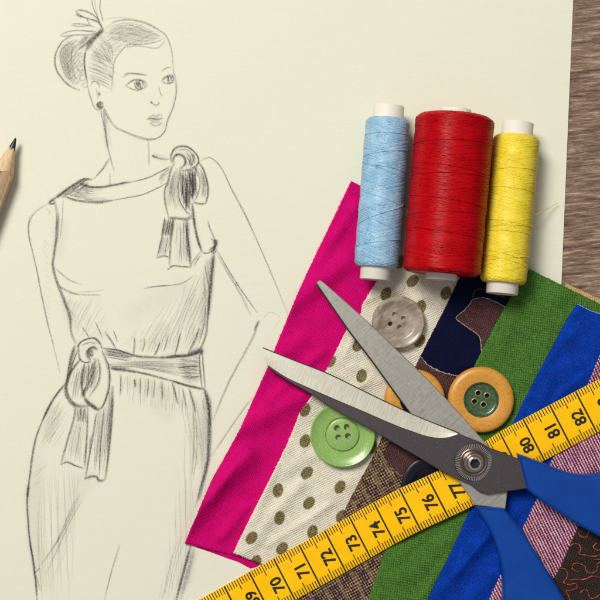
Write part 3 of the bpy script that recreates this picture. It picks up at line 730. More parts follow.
# tweed
T = M('tweed'); w1 = T.weave(.085, SROT + .06, .5, .5, .5)
n1_, n2_, n3_ = T.noise(11, 5, None, .75), T.noise(6, 3), T.noise(2.3, 2)
c = T.ramp(T.math('MULTIPLY_ADD', T.math('SUBTRACT', w1, .5), .5, n1_), (.32, rgb(34, 24, 34)), (.46, rgb(84, 62, 52)), (.56, rgb(126, 100, 72)), (.7, rgb(186, 162, 122)))
c = T.mix(T.mr(n2_, .54, .64, 0, .75), c, rgb(46, 30, 74)); vx = T.map(SROT, (1, 1, 1)); sx, sy, _ = T.sep(vx)
pl = T.math('SINE', T.math('MULTIPLY', sx, 12)); c = T.mix(T.mr(pl, .5, 1, 0, .3), c, rgb(168, 144, 104))
pl2 = T.math('SINE', T.math('MULTIPLY', sy, 11)); c = T.mix(T.mr(pl2, .6, 1, 0, .3), c, rgb(48, 34, 54))
T.set(Base_Color=c, Roughness=.95, Specular_IOR_Level=.05); T.bump(T.math('ADD', w1, n1_), .9, .035)
patch('tweed_patch', [(399, 398), (392, 418), (375.2, 453.5), (356.2, 488.5), (340.3, 520.5), (300.3, 600.5), (266, 672), (335, 706), (378, 610), (402, 556), (440, 480), (402, 476), (388, 466), (384, 452), (392, 440), (404, 428)], 'patch', .02, T.m, pat)
THG = M('ochre_thread'); THG.set(Base_Color=THG.ramp(THG.noise(14, 2), (.3, rgb(70, 44, 40)), (.55, rgb(150, 112, 60)), (.75, rgb(190, 160, 100))), Roughness=.8)
stitch('stitching', [(404, 428), (392, 440), (382, 446), (376, 458), (384, 468), (388, 466), (402, 476), (412, 474)], 'patch', .026, THG.m, pat, .014, 1.6, 1.3)
stitch('stitching', [(372, 462), (366, 476), (356, 489), (347, 506)], 'patch', .03, THG.m, pat, .01, 2.0, 1.2)

TAN = cloth('tan_cotton', rgb(204, 172, 116), .7, 1.15, .07, bump=.5)
tan = fabric('tan_fabric', 'tan', [(566, 283), (560, 300), (556, 330)], [(680, 336), (672, 360), (664, 384)], TAN.m, 40, 30, .08)
tag(tan, 'thin sliver of tan cloth showing between the green cloth and the wood', 'fabric')

GRN = cloth('green_twill', rgb(74, 120, 46), .5, 1.5, .055, rot=SROT + 1.2, bump=.7, mott=.12, fleck=rgb(140, 170, 100))
Lg = [(528.5, 268.5), (522, 278), (510, 298), (492, 331), (474, 366), (440, 436), (405, 508), (385, 551), (368, 600), (330, 690)]
Rg = [(646, 327), (620, 360), (560, 470), (480, 620), (440, 740)]
grn = fabric('green_fabric', 'green', Lg, Rg, GRN.m, 80, 300, .09)
tag(grn, 'grass green twill cloth between the patchwork and royal blue cloths', 'fabric')

BLU = cloth('royal_blue_cotton', rgb(2, 58, 170), .5, 1.4, .045, bump=.5, mott=.22, a=.35, b=.35, fleck=rgb(24, 100, 205))
Lb = [(577.5, 303.5), (568, 318), (559, 335), (545, 361), (525, 399), (497, 456), (469, 512), (452.6, 549), (427.6, 600), (385, 690)]
Rb = [(700, 362), (650, 460), (590, 580), (540, 680), (500, 750)]
blu = fabric('blue_fabric', 'blue', Lb, Rb, BLU.m, 80, 300, .09)
tag(blu, 'royal blue cotton cloth between the green and pink striped cloths', 'fabric')
WT = M('raw_edge_thread'); WT.set(Base_Color=rgb(150, 176, 206), Roughness=.8)
stitch('raw_edge', [(578, 304.5), (590, 310.5), (604, 316), (650, 338)], 'blue', -.0, WT.m, blu, .010, 2.2, .5)

ST = M('striped_cotton')
vx = ST.map(SROT, (1, 1, 1)); dn = ST.noise(4, 2); sx, sy, _ = ST.sep(vx)
ph = ST.math('MULTIPLY_ADD', dn, .03, sx)
s1 = ST.math('SINE', ST.math('MULTIPLY', ph, 2 * math.pi / .092)); s2 = ST.math('SINE', ST.math('MULTIPLY', sy, 2 * math.pi / .075))
nn_ = ST.noise(20, 3); nb = ST.noise(5, 4, ST.map(SROT, (2.2, .35, 1)))
vfac = ST.math('ADD', ST.math('MULTIPLY_ADD', s1, .27, nn_), ST.math('MULTIPLY_ADD', s2, .07, ST.math('MULTIPLY', ST.math('SUBTRACT', nb, .5), .6)))
c = ST.ramp(vfac, (.22, rgb(84, 24, 60)), (.45, rgb(134, 62, 98)), (.62, rgb(188, 136, 154)), (.85, rgb(232, 206, 206)))
ST.set(Base_Color=c, Roughness=.9, Specular_IOR_Level=.1); ST.bump(vfac, .8, .03)
Ls_ = [(612, 330), (600, 355), (589, 382), (550, 464), (537, 499), (522, 530), (500, 576), (489, 600), (450, 690)]
Rs_ = [(690, 366), (660, 420), (620, 500), (580, 590), (545, 690), (520, 750)]
st = fabric('striped_fabric', 'stripe', Ls_, Rs_, ST.m, 60, 260, .09)
tag(st, 'pink and burgundy finely striped cloth under the scissor handles', 'fabric')

SQ = cloth('charcoal_cotton', rgb(48, 40, 36), .45, 1.6, .07, bump=.6, fleck=rgb(92, 84, 62))
Lq = [(628, 424), (600, 482), (579, 525.5), (560, 568), (553, 580), (540, 610), (505, 690)]
Rq = [(720, 466), (690, 560), (640, 660), (600, 730)]
sq = fabric('embroidered_fabric', 'squig', Lq, Rq, SQ.m, 60, 160, .09)
tag(sq, 'dark charcoal cloth embroidered with rust red wavy thread', 'fabric')
RT = M('rust_thread'); RT.set(Base_Color=RT.ramp(RT.noise(9, 2), (.35, rgb(92, 28, 26)), (.55, rgb(158, 62, 44)), (.72, rgb(200, 128, 84))), Roughness=.7)
def s5(*a): return [(500 + a[i] / 5, 480 + a[i + 1] / 5) for i in range(0, len(a), 2)]
for q in (s5(392, 262, 402, 280, 430, 286, 442, 262, 452, 250), s5(352, 330, 368, 320, 396, 322, 404, 345, 394, 368, 426, 376, 470, 382, 505, 374, 530, 390),
          s5(480, 316, 468, 336, 488, 352, 520, 340), s5(384, 460, 362, 442, 368, 420, 400, 418, 424, 434, 438, 462, 474, 462, 488, 440, 486, 420, 505, 412, 540, 425),
          s5(352, 500, 380, 498, 420, 497, 462, 482, 498, 486, 520, 500, 560, 480), s5(296, 440, 322, 444, 338, 466, 330, 496, 318, 512, 346, 524, 378, 518, 384, 540, 352, 552, 328, 550, 342, 576, 350, 600, 380, 610),
          s5(398, 566, 424, 548, 442, 560, 450, 588, 476, 590, 500, 572, 530, 560), s5(470, 400, 500, 396, 530, 400), s5(410, 600, 430, 620, 470, 610, 500, 630),
          s5(520, 200, 540, 250, 580, 260, 600, 300, 560, 330), s5(560, 500, 600, 520, 590, 580, 640, 600), s5(300, 620, 340, 640, 330, 680, 380, 700, 420, 680)):
    stitch('embroidery', q, 'squig', .015, RT.m, sq, .019, 1.8, .6)

# ================================================================== tape measure
TP = {68: (224, 586), 69: (249, 572), 70: (273.5, 558.5), 71: (299, 544.7), 72: (324.5, 530.5), 73: (349, 516.3), 74: (373.5, 502.3), 75: (399.3, 488.8), 76: (427, 476), 77: (454, 462.8), 78: (477, 447), 79: (499.5, 432), 80: (523, 419), 81: (549.7, 405), 82: (575.5, 391.3), 83: (602, 377.5), 84: (628, 363)}
for k in range(67, 60, -1): TP[k] = (TP[k + 1][0] - 25, TP[k + 1][1] + 13.8)
for k in range(85, 93): TP[k] = (TP[k - 1][0] + 26, TP[k - 1][1] - 14)
OUT = dict(magenta=(Lm, Rm), cream=(Lc, [(482, 245), (455, 310), (420, 380), (375, 480), (330, 592)]), patch=(Lp, Rp), green=(Lg, Rg), blue=(Lb, Rb), stripe=(Ls_, Rs_), squig=(Lq, Rq))
def inpoly(x, y, P):
    r = False
    for (ax, ay), (bx, by) in zip(P, P[1:] + P[:1]):
        if (ay > y) != (by > y) and x < ax + (bx - ax) * (y - ay) / (by - ay): r = not r
    return r
ZFN = {k: (zf(k), L + R[::-1]) for k, (L, R) in OUT.items()}
def stack(x, y):
    z = ZP
    for k, (f, P) in ZFN.items():
        if inpoly(x, y, P): z = max(z, f(x, y))
    if math.hypot(x - 431, y - 486) < 32: z = max(z, .62)
    return z
def track(c):
    k = max(61, min(91, int(c))); t = c - k
    a, b = TP[k], TP[k + 1]
    return a[0] + (b[0] - a[0]) * t, a[1] + (b[1] - a[1]) * t
_z = []
for i in range(301):
    c = 62 + i * .1; x, y = track(min(c, 91.9))
    _z.append(max(stack(x + 21.6 * w_ , y + 41.6 * w_) for w_ in (-.15, 0, .12, .25, .4, .5, .6, .75, .88, 1, 1.15)))
_m = [max(_z[max(0, i - 5):i + 6]) for i in range(301)]
for _ in range(3): _m = [sum(_m[max(0, i - 3):i + 4]) / len(_m[max(0, i - 3):i + 4]) for i in range(301)]
_m = [v + .05 for v in _m]
def tz(c):
    f = max(0, min(299.99, (c - 62) * 10)); i = int(f); return _m[i] + (_m[i + 1] - _m[i]) * (f - i)
def tape(c, w):
    k = int(math.floor(c)); k = max(61, min(90, k)); t = c - k
    P = [TP[max(61, min(92, k + d))] for d in (-1, 0, 1, 2)]
    xy = [.5 * (2 * P[1][i] + (P[2][i] - P[0][i]) * t + (2 * P[0][i] - 5 * P[1][i] + 4 * P[2][i] - P[3][i]) * t * t + (3 * P[1][i] - P[0][i] - 3 * P[2][i] + P[3][i]) * t ** 3) for i in (0, 1)]
    z = tz(c)
    return xy[0] + 21.6 * w, xy[1] + 41.6 * w, z
def tw(c, w, dz=0):
    x, y, z = tape(c, w)
    return W(x, y, z + dz)
YEL = M('yellow_vinyl'); yn = YEL.noise(40, 2); yb = YEL.noise(1.5, 3)
YEL.set(Base_Color=YEL.mix(YEL.mr(yb, .3, .7), rgb(252, 188, 0), rgb(255, 198, 0)), Roughness=.5, Specular_IOR_Level=.2); YEL.bump(yn, .15, .01)
INK = M('black_ink'); INK.set(Base_Color=rgb(26, 20, 16), Roughness=.5)
vs = []; fs = []; rows = []
cs = [62 + i * .1 for i in range(291)]
prof = [(0.0, -.035), (0.0, -.008), (.012, 0), (.25, 0), (.5, 0), (.75, 0), (.988, 0), (1.0, -.008), (1.0, -.035)]
for c_ in cs:
    for w_, dz in prof: vs.append(tw(c_, w_, dz))
n = len(prof)
for i in range(len(cs) - 1):
    for k in range(n):
        k2 = (k + 1) % n; fs.append((i * n + k, i * n + k2, (i + 1) * n + k2, (i + 1) * n + k))
fs += [tuple(range(n)), tuple((len(cs) - 1) * n + k for k in range(n))]
tp = mesh('tape_measure', vs, fs, YEL.m)
tag(tp, 'yellow tailor tape measure with black centimetre numbers running under the scissors', 'tape measure')
vs = []; fs = []
def bar(c0, c1, w0, w1, dz=.006):
    b = len(vs); n = 5
    for i in range(n + 1):
        w_ = w0 + (w1 - w0) * i / n
        vs.append(tw(c0, w_, dz)); vs.append(tw(c1, w_, dz))
    for i in range(n): fs.append((b + 2 * i, b + 2 * i + 1, b + 2 * i + 3, b + 2 * i + 2))
for c10 in range(630, 905):
    c_ = c10 / 10
    if c10 % 10 == 0: bar(c_ - .028, c_ + .028, 0.004, .996)
    else:
        l = .25 if c10 % 5 == 0 and c10 % 10 else .155
        bar(c_ - .016, c_ + .016, .004, l); bar(c_ - .016, c_ + .016, 1 - l, .996)
mesh('scale_marks', vs, fs, INK.m, tp, False, False)
def numeral(c_):
    cu = bpy.data.curves.new('numeral', 'FONT'); cu.body = str(c_); cu.size = 1; cu.offset = .026; cu.align_x = 'CENTER'; cu.resolution_u = 4; cu.space_character = .98
    o = bpy.data.objects.new('numeral', cu); COL.objects.link(o); bpy.context.view_layer.update()
    me = bpy.data.meshes.new_from_object(o.evaluated_get(bpy.context.evaluated_depsgraph_get())); bpy.data.objects.remove(o)
    xs = [v.co.x for v in me.vertices]; ys = [v.co.y for v in me.vertices]; cu = None
    cx, cy = (min(xs) + max(xs)) / 2, (min(ys) + max(ys)) / 2; wx, hy = max(xs) - min(xs), max(ys) - min(ys)
    for v in me.vertices:
        u = (v.co.x - cx) / 1.16 * .39; h = (v.co.y - cy) / hy * .43     # u along the width of the tape, h against its length
        p = tw(c_ - .315 - h, .53 - u, .010)
        v.co = p
    return link('numeral', me, INK.m, tp, False)
for c_ in range(68, 85): numeral(c_)

# ================================================================== spools
WH = M('white_plastic'); WH.set(Base_Color=rgb(226, 220, 208), Roughness=.45, Specular_IOR_Level=.4)
PCARD = M('paper_label'); PCARD.set(Base_Color=rgb(218, 208, 196), Roughness=.8)
def thread_mat(name, ramp_cols, pscale=.0, sheen=.3):
    m = M(name)
    n0 = m.noise(2.6, 3); n1 = m.noise(30, 2)
    c = m.ramp(m.math('MULTIPLY_ADD', n1, .45, m.math('MULTIPLY', n0, .55)), *ramp_cols)
    m.set(Base_Color=c, Roughness=.33, Specular_IOR_Level=.3 if name[0] != 'r' else .18)
    return m
def spool(name, label, A, B, r, rt, capA, capB, mat, tr, passes, pitch, accents, taper=1.0):
    A = Vector(A); B = Vector(B); ax = (B - A).normalized(); L = (B - A).length
    side = ax.cross(Vector((0, 0, 1))).normalized(); up = side.cross(ax)
    root = thing(name, label, 'thread spool', ((A.x + B.x) / 2, (A.y + B.y) / 2, 0), 'spools of sewing thread')
    def pt(s, a, rr): return A + ax * s + (side * math.cos(a) + up * math.sin(a)) * rr
    def rad(s):
        e = min(s, L - s); rr = r * (1 + (taper - 1) * s / L)
        return rr - r * .11 * (1 - sm(0, .16, e)) ** 1.5 + .006 * math.sin(s * 9) + .008 * nz(s * 3, 0, r)
    # card tube
    n = 48; prof = [(-capA, rt * .8), (-capA, rt * .97), (-capA + .02, rt), (L + capB - .02, rt), (L + capB, rt * .97), (L + capB, rt * .8), (L + capB - .5, rt * .78), (-capA + .5, rt * .78)]
    vs = []; fs = []
    for s, rr in prof:
        for k in range(n): vs.append(pt(s, 2 * math.pi * k / n, rr))
    for i in range(len(prof)):
        i2 = (i + 1) % len(prof)
        for k in range(n):
            k2 = (k + 1) % n; fs.append((i * n + k, i * n + k2, i2 * n + k2, i2 * n + k))
    t = mesh('tube', vs, fs, WH.m, root); t.data.set_sharp_from_angle(angle=math.radians(40))
    # body of thread under the last windings
    vs = []; fs = []; ss = [0, .02, .05, .1, .16, .25] + [L * i / 12 for i in range(1, 12)] + [L - .25, L - .16, L - .1, L - .05, L - .02, L]
    n = 64
    ss = sorted(ss)
    for s in [0] + ss + [L]:
        for k in range(n): vs.append(pt(s, 2 * math.pi * k / n, rad(s) + tr * .32))
    m_ = len(ss) + 2
    for k in range(n):
        vs[k] = pt(0, 2 * math.pi * k / n, rt * .98); vs[(m_ - 1) * n + k] = pt(L, 2 * math.pi * k / n, rt * .98)
    for i in range(m_ - 1):
        for k in range(n):
            k2 = (k + 1) % n; fs.append((i * n + k, i * n + k2, (i + 1) * n + k2, (i + 1) * n + k))
    mesh('thread_body', vs, fs, mat.m, root)
    # windings
    vs = []; fs = []
    for p in range(passes):
        dr = 1 if p % 2 == 0 else -1; s0 = random.uniform(.015, .05); s1 = L - random.uniform(.015, .05)
        tot = (s1 - s0) / pitch; ph = p * 2.39996 + random.random(); pts = []; N = int(tot * 28)
        lay = tr * random.uniform(.1, .62); wob = random.uniform(-.03, .03)
        for i in range(N + 1):
            f = i / N; s = s0 + (s1 - s0) * f; a = ph + dr * 2 * math.pi * tot * f
            ss_ = s + wob * math.sin(a * 1.0)
            ss_ = min(max(ss_, .01), L - .01)
            pts.append(pt(ss_, a, rad(ss_) + lay))
        tube_pts(vs, fs, pts, tr, 4, False)
    mesh('thread_winding', vs, fs, mat.m, root)
    # a few proud threads that cross steeply
    for (s0, s1, a0, a1) in accents:
        pts = []; vs = []; fs = []
        for i in range(33):
            f = i / 32; s = (s0 + (s1 - s0) * f) * L; a = math.radians(a0 + (a1 - a0) * f)
            pts.append(pt(s, a, rad(s) + tr * 1.55))
        tube_pts(vs, fs, pts, tr * .8, 6, False)
        mesh('loose_thread', vs, fs, mat.m, root)
    return root, pt, rad, L
BLT = thread_mat('light_blue_thread', [(.32, rgb(124, 168, 204)), (.5, rgb(150, 190, 216)), (.68, rgb(182, 212, 228))])
RDT = thread_mat('red_thread', [(.3, rgb(146, 0, 12)), (.5, rgb(178, 0, 14)), (.75, rgb(198, 2, 16))])
YLT = thread_mat('yellow_thread', [(.3, rgb(222, 192, 34)), (.5, rgb(236, 214, 62)), (.7, rgb(246, 230, 104))])
# angle 0..180 runs over the top: side = right/left of the axis
z1, z2 = .80, .98
spool('thread_spool', 'narrow spool of light blue thread left of the red one', W(388, 119.5, z1), W(376, 267, z2), .70, .5, .44, .42, BLT, .018, 100, 1.35,
      [(.30, .42, 10, 175), (.36, .33, 175, 60), (.56, .74, 175, 5), (.62, .80, 5, 172), (.12, .10, 5, 175), (.50, .60, 20, 170), (.88, .80, 0, 170), (.20, .27, 170, 10)])
z1, z2 = 1.36, 1.52
spool('thread_spool', 'thick spool of red thread between the blue and yellow spools', W(455.3, 117, z1), W(441.5, 274, z2), 1.25, .5, .24, .2, RDT, .020, 100, 1.35,
      [(.20, .16, 0, 180), (.31, .38, 0, 180), (.40, .37, 5, 178), (.52, .58, 0, 180), (.65, .60, 0, 180), (.72, .78, 0, 180)], .985)
z1, z2 = .82, 1.10
yroot, ypt, yrad, yL = spool('thread_spool', 'spool of yellow thread nearest the wooden table', W(516.5, 137, z1), W(502.8, 283, z2), .735, .52, .46, .36, YLT, .018, 96, 1.2,
      [(.25, .22, 0, 180), (.36, .38, 0, 180), (.58, .62, 0, 180), (.64, .60, 0, 180), (.66, .66, 0, 180), (.80, .88, 180, 0), (.90, .82, 180, 20), (.78, .86, 0, 180)])
vs = []; fs = []
tube_pts(vs, fs, [W(x, y, z) for x, y, z in cr([(528, 217, 1.0), (536, 214.5, .85), (545, 210, .5), (551, 206.5, .3), (557.5, 202.8, .2)], 5)], .013, 5)
mesh('thread_end', vs, fs, YLT.m, yroot)

# ================================================================== buttons
def button(name, label, x, y, z, R, th, kind, mats, holes, hr, inner, rot=0):
    """x, y, R, holes in photo px at the button's top; z of its underside"""
    zt = z + th; c = W(x, y, zt); k = (H - zt) / H / K; r = R * k; ri = inner * k
    root = thing(name, label, 'button', (c.x, c.y, z), 'sewing buttons')
    loc = (c.x, c.y, z)
    hp = [W(hx, hy, zt) for hx, hy in holes]
    cuts = lambda: [cutter((p.x, p.y), hr * k, z - .1, zt + .3) for p in hp]
    if kind == 'two_tone':
        prof = [(ri * .9, .02), (r * .8, 0), (r * .95, .03), (r, th * .42), (r * .985, th * .68), (r * .94, th * .88), (r * .86, th * .985), (r * .76, th), (ri + .06, th * .93), (ri, th * .86), (ri - .008, th * .5)]
        lathe('rim', prof, loc, mats[0].m, root, 128, close=False)
        pi_ = [(ri * 1.02, .03), (ri * 1.02, th * .80), (ri * .95, th * .80), (ri * .9, th * .66), (ri * .8, th * .56), (ri * .3, th * .54)]
        lathe('centre', pi_, loc, mats[1].m, root, 96, boolean=cuts())
        for p in hp:
            e = hr * k
            lathe('hole_ring', [(e * .95, th * .5), (e * .95, th * .62), (e * 1.1, th * .68), (e * 1.32, th * .66), (e * 1.5, th * .5)], (p.x, p.y, z), mats[2].m, root, 28, close=False)
    elif kind == 'dish':
        prof = [(ri * .8, 0), (r * .72, 0), (r * .93, th * .25), (r, th * .62), (r * .985, th * .86), (r * .94, th), (r * .86, th * .98), (ri * 1.1, th * .80), (ri * 1.0, th * .70), (ri * .93, th * .58), (ri * .85, th * .50), (ri * .5, th * .5), (ri * .1, th * .5)]
        o = lathe('button_body', prof, loc, mats[0].m, root, 128, boolean=cuts())
    else:  # flat wide rim with a raised disc in a groove
        prof = [(ri * .8, 0), (r * .8, 0), (r * .95, th * .3), (r, th * .66), (r * .99, th * .92), (r * .965, th), (r * .93, th * .95), (r * .88, th * .8), (r * .7, th * .66), (ri * 1.08, th * .60), (ri * 1.04, th * .40), (ri * 1.0, th * .40), (ri * .985, th * .66), (ri * .95, th * .70), (ri * .3, th * .68)]
        o = lathe('button_body', prof, loc, mats[0].m, root, 128, boolean=cuts())
    return root
AMB = M('varnished_wood')
an = AMB.noise(24, 4); an2 = AMB.noise(30, 3, AMB.map(.5, (.35, 2.2, 1))); an3 = AMB.noise(1.2, 2)
c = AMB.ramp(AMB.math('MULTIPLY_ADD', an, .6, AMB.math('MULTIPLY', an2, .4)), (.32, rgb(182, 112, 34)), (.48, rgb(206, 142, 50)), (.6, rgb(216, 156, 66)), (.75, rgb(232, 184, 100)))
AMB.set(Base_Color=c, Roughness=.38, Specular_IOR_Level=.5, Coat_Weight=.25, Coat_Roughness=.3); AMB.bump(an, .25, .02)
DGR = M('dark_green_enamel'); dn_ = DGR.noise(16, 3)
DGR.set(Base_Color=DGR.ramp(dn_, (.35, rgb(34, 56, 34)), (.65, rgb(70, 100, 56))), Roughness=.3, Specular_IOR_Level=.6, Coat_Weight=.5, Coat_Roughness=.15)
RNG = M('worn_hole_rim'); RNG.set(Base_Color=rgb(150, 146, 116), Roughness=.3, Metallic=.3)
button('button', 'round amber wooden button with dark green centre lying beside the tape', 481.5, 400, .43, 33.2, .26, 'two_tone', (AMB, DGR, RNG), [(478.7, 393.3), (487.6, 396), (475, 401.7), (484, 404.9)], 2.5, 17.8)
DIN = M('dark_inlay'); DIN.set(Base_Color=rgb(30, 26, 40), Roughness=.3)
button('button', 'amber button mostly hidden beneath the crossed scissor blades', 415, 400, .38, 30.5, .26, 'two_tone', (AMB, DIN, RNG), [(411, 396), (419, 396), (411, 404), (419, 404)], 2.4, 15)
GRB = M('lime_pearl'); g1 = GRB.noise(22, 4, None, .7); g2 = GRB.noise(45, 2)
c = GRB.ramp(GRB.math('MULTIPLY_ADD', g2, .35, GRB.math('MULTIPLY', g1, .65)), (.35, rgb(116, 158, 74)), (.5, rgb(138, 178, 92)), (.7, rgb(176, 202, 128)))
GRB.set(Base_Color=c, Roughness=.3, Specular_IOR_Level=.5, Coat_Weight=.5, Coat_Roughness=.2); GRB.bump(g2, .25, .012)
button('button', 'lime green pearly button lying on the dotted cloth', 342.8, 435, .28, 32.6, .26, 'groove', (GRB,), [(337, 428.2), (346.8, 427.2), (338.3, 437.6), (348, 436.3)], 3.0, 16.2)
HRN = M('smoky_translucent_horn'); h1 = HRN.noise(1.6, 4, HRN.map(.5, (1, 2.2, 1)), .6, 1.6)
c = HRN.ramp(h1, (.34, rgb(166, 146, 128)), (.5, rgb(194, 180, 162)), (.66, rgb(220, 212, 196)))
HRN.set(Base_Color=c, Roughness=.3, Specular_IOR_Level=.5, Transmission_Weight=.45, IOR=1.3, Coat_Weight=.5, Coat_Roughness=.22)
button('button', 'smoky grey translucent button on the dotted cloth below the spools', 398.7, 322.5, .30, 26.6, .26, 'dish', (HRN,), [(403.4, 318), (390.4, 323.8), (399.7, 327), (394.5, 314.2)], 2.3, 19)
BKB = M('navy_gloss'); BKB.set(Base_Color=rgb(14, 16, 34), Roughness=.4, Specular_IOR_Level=.25, Coat_Weight=.2, Coat_Roughness=.3)
button('button', 'dark navy glossy button tucked under the tape and scissors', 431, 486, .36, 29.5, .17, 'dish', (BKB,), [(427, 482), (435, 482), (427, 490), (435, 490)], 2.4, 19)

# ================================================================== scissors
def steel(name, lo, hi, rot, sx, sy, metallic=.85, rough=.35, sc=3.0, cross=None, rmod=.12):
    m = M(name); v = m.map(rot, (sx, sy, 1)); n0 = m.noise(sc, 4, v, .7); n2 = m.noise(sc * 2.3, 3, v, .7)
    f = m.math('MULTIPLY_ADD', n2, .5, m.math('MULTIPLY', n0, .5))
    if cross: f = m.math('MULTIPLY_ADD', m.noise(sc, 3, m.map(rot, (sy, sx, 1)), .7), .45, m.math('MULTIPLY', f, .55))
    sp = m.noise(60, 1)
    c = m.ramp(f, (.36, lo), (.62, hi)); c = m.mix(m.mr(sp, .70, .78, 0, .5), c, rgb(230, 226, 214))
    m.set(Base_Color=c, Roughness=m.mr(f, .3, .7, rough - rmod, rough + rmod), Metallic=metallic); m.bump(f, .25, .008)
    return m
angB = math.atan2(-(433 - 349), 458 - 263); angA = math.atan2(-(461 - 284), 472 - 317)
BRT = steel('ground_steel', rgb(168, 165, 152), rgb(206, 202, 187), angB, 12, .35, .35, .42, 3.0)
DRK = steel('dark_blade_steel', rgb(62, 54, 60), rgb(80, 72, 76), angB, 6, 6, .45, .46, 5)
GRY = steel('brushed_steel', rgb(138, 134, 128), rgb(182, 178, 168), angA, .6, 10, .45, .42, 4.0, cross=True)
EDG = M('edge_steel'); EDG.set(Base_Color=rgb(70, 60, 58), Roughness=.4, Metallic=.6)
pv = W(474, 462.5, .9)
sciss = thing('scissors', 'open steel scissors with blue plastic handles lying across the cloths', 'scissors', (pv.x, pv.y, .5))
def along(a, b, za, zb):
    dx, dy = b[0] - a[0], b[1] - a[1]; L2 = dx * dx + dy * dy
    def f(x, y):
        t = ((x - a[0]) * dx + (y - a[1]) * dy) / L2
        return za + (zb - za) * t
    return f
zA = along((317, 283), (472, 462), .60, .87)
zB = along((263, 350), (472, 462), .62, 1.02)
Ablade = [(316.6, 283.5), (317.6, 281), (320, 280.2), (322.6, 281.4), (340, 296.5), (359.5, 314), (377, 330.5), (394, 347), (412, 364), (430, 381.5), (456, 409), (481, 437.5), (490, 448), (509, 470), (507.5, 493), (505.6, 509), (475.5, 505.5), (462, 486), (440, 458), (410, 412.5), (398.5, 397), (372, 360.5), (349, 330.5), (330, 303)]
slab('blade', Ablade, zA, .15, [GRY.m], sciss, .9, .05, 2)
# dark flank along the lower left edge of that blade
vs = []; fs = []
fl = [(316.4, 284), (330, 303.6), (349, 331.2), (372, 361.2), (398.5, 397.8), (411, 413.5)]
flank = []
for x, y in fl: flank.append((x, y))
pq = resample(flank, 24)
for x, y in pq:
    z = zA(x, y); vs += [W(x + .55, y - .4, z - .018), W(x - .55, y + .4, z - .05), W(x - .45, y + .35, z - .15)]
for i in range(23): 
    b = i * 3; fs += [(b, b + 1, b + 4, b + 3), (b + 1, b + 2, b + 5, b + 4)]
mesh('honed_edge', vs, fs, EDG.m, sciss, False)
# upper blade: dark forged body with a bright ground facet along the cutting edge
cut = [(262.6, 348.2), (296, 361.6), (329, 374.6), (370, 394.7), (410, 413.7), (436, 424.5), (458.5, 433.4)]
bnd = [(267, 364.5), (286, 377), (310, 388.2), (338, 400.4), (362, 410.5), (393, 424), (415, 432.2), (427, 436), (438, 437.8), (448, 437.2), (458.5, 433.8)]
Bbody = [(458.5, 433.8), (479.5, 441.8), (490, 448), (506, 453.7), (521, 460), (525, 474), (528, 488.5), (514, 490.5), (487.5, 494.5), (479.5, 492), (470, 484.5), (458.5, 479.8), (440, 470.5), (425, 461.5), (415, 455.5), (392, 442.2), (374, 431), (346, 416.3), (324, 403.2), (309, 393), (290, 382.5), (277, 374), (269, 368), (267, 364.5)] + bnd[1:-1]
slab('blade', Bbody, zB, .14, [DRK.m], sciss, .8, .04, 2)
cu_ = resample(cr(cut, 6), 60); bn_ = resample(cr(bnd, 6), 60); vs = []; fs = []
for (x, y), (x2, y2) in zip(cu_, bn_):
    z = zB(x, y); zz = zB(x2, y2)
    d = math.dist((x, y), (x2, y2)); dz = min(.085, d / K * .17)
    p0 = W(x, y, z - dz - .03); p1 = W(x, y, z - dz); p2 = W(x2, y2, zz + .004)
    vs += [Vector((p1.x, p1.y, z - .14)), p1, p1 * .5 + p2 * .5 + Vector((0, 0, -.006)), p2, Vector((p2.x, p2.y, zz - .10))]
for i in range(59):
    for k in range(4): b = i * 5 + k; fs.append((b, b + 1, b + 6, b + 5))
fs += [(0, 1, 2, 3, 4), tuple(59 * 5 + k for k in range(5))]
gf = mesh('ground_facet', vs, fs, BRT.m, sciss, False)
vs = []; fs = []
for i, (x, y) in enumerate(cu_):
    z = zB(x, y); x2, y2 = bn_[i]; dz = min(.085, math.dist((x, y), (x2, y2)) / K * .17)
    f = W(x, y, z - dz); vs += [W(x - .2, y + .3, z - dz + .003), W(x + .55, y - .75, z - dz - .025), W(x + .6, y - .85, z - .15)]
for i in range(59): b = i * 3; fs += [(b, b + 1, b + 4, b + 3), (b + 1, b + 2, b + 5, b + 4)]
mesh('cutting_edge', vs, fs, EDG.m, sciss, False)
# pivot
PIV = M('polished_steel'); PIV.set(Base_Color=rgb(214, 206, 196), Roughness=.16, Metallic=1)
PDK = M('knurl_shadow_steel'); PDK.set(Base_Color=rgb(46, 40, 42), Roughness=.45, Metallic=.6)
zp = zB(474, 462.5); kk = (H - zp) / H / K
pc = W(473.6, 462.3, zp)
vs = []; fs = []; nT = 62
for k in range(nT):
    for (da, r_, z_) in ((-.22, 14.0, .0), (-.22, 14.0, .032), (-.22, 18.8, .018), (.22, 18.8, .018), (.22, 14.0, .032), (0, 14, 0)):
        pass
for k in range(nT):
    a0 = 2 * math.pi * k / nT; w_ = 2 * math.pi / nT * .25; b = len(vs)
    for aa in (a0 - w_, a0 + w_):
        for r_, z_ in ((13.6, .004), (13.6, .04), (18.6, .024), (19, .004)):
            vs.append((pc.x + math.cos(aa) * r_ * kk, pc.y + math.sin(aa) * r_ * kk, zp + z_))
    fs += [(b, b + 1, b + 2, b + 3), (b + 4, b + 7, b + 6, b + 5), (b + 1, b + 5, b + 6, b + 2), (b + 2, b + 6, b + 7, b + 3)]
lathe('pivot_disc', [(19.4 * kk, .0), (19.4 * kk, .010), (19.0 * kk, .014), (14.2 * kk, .018)], (pc.x, pc.y, zp), PDK.m, sciss, 96)
ridg = mesh('knurled_ring', vs, fs, PIV.m, sciss, False)
WSH = M('bronzed_steel'); WSH.set(Base_Color=rgb(128, 112, 100), Roughness=.28, Metallic=1)
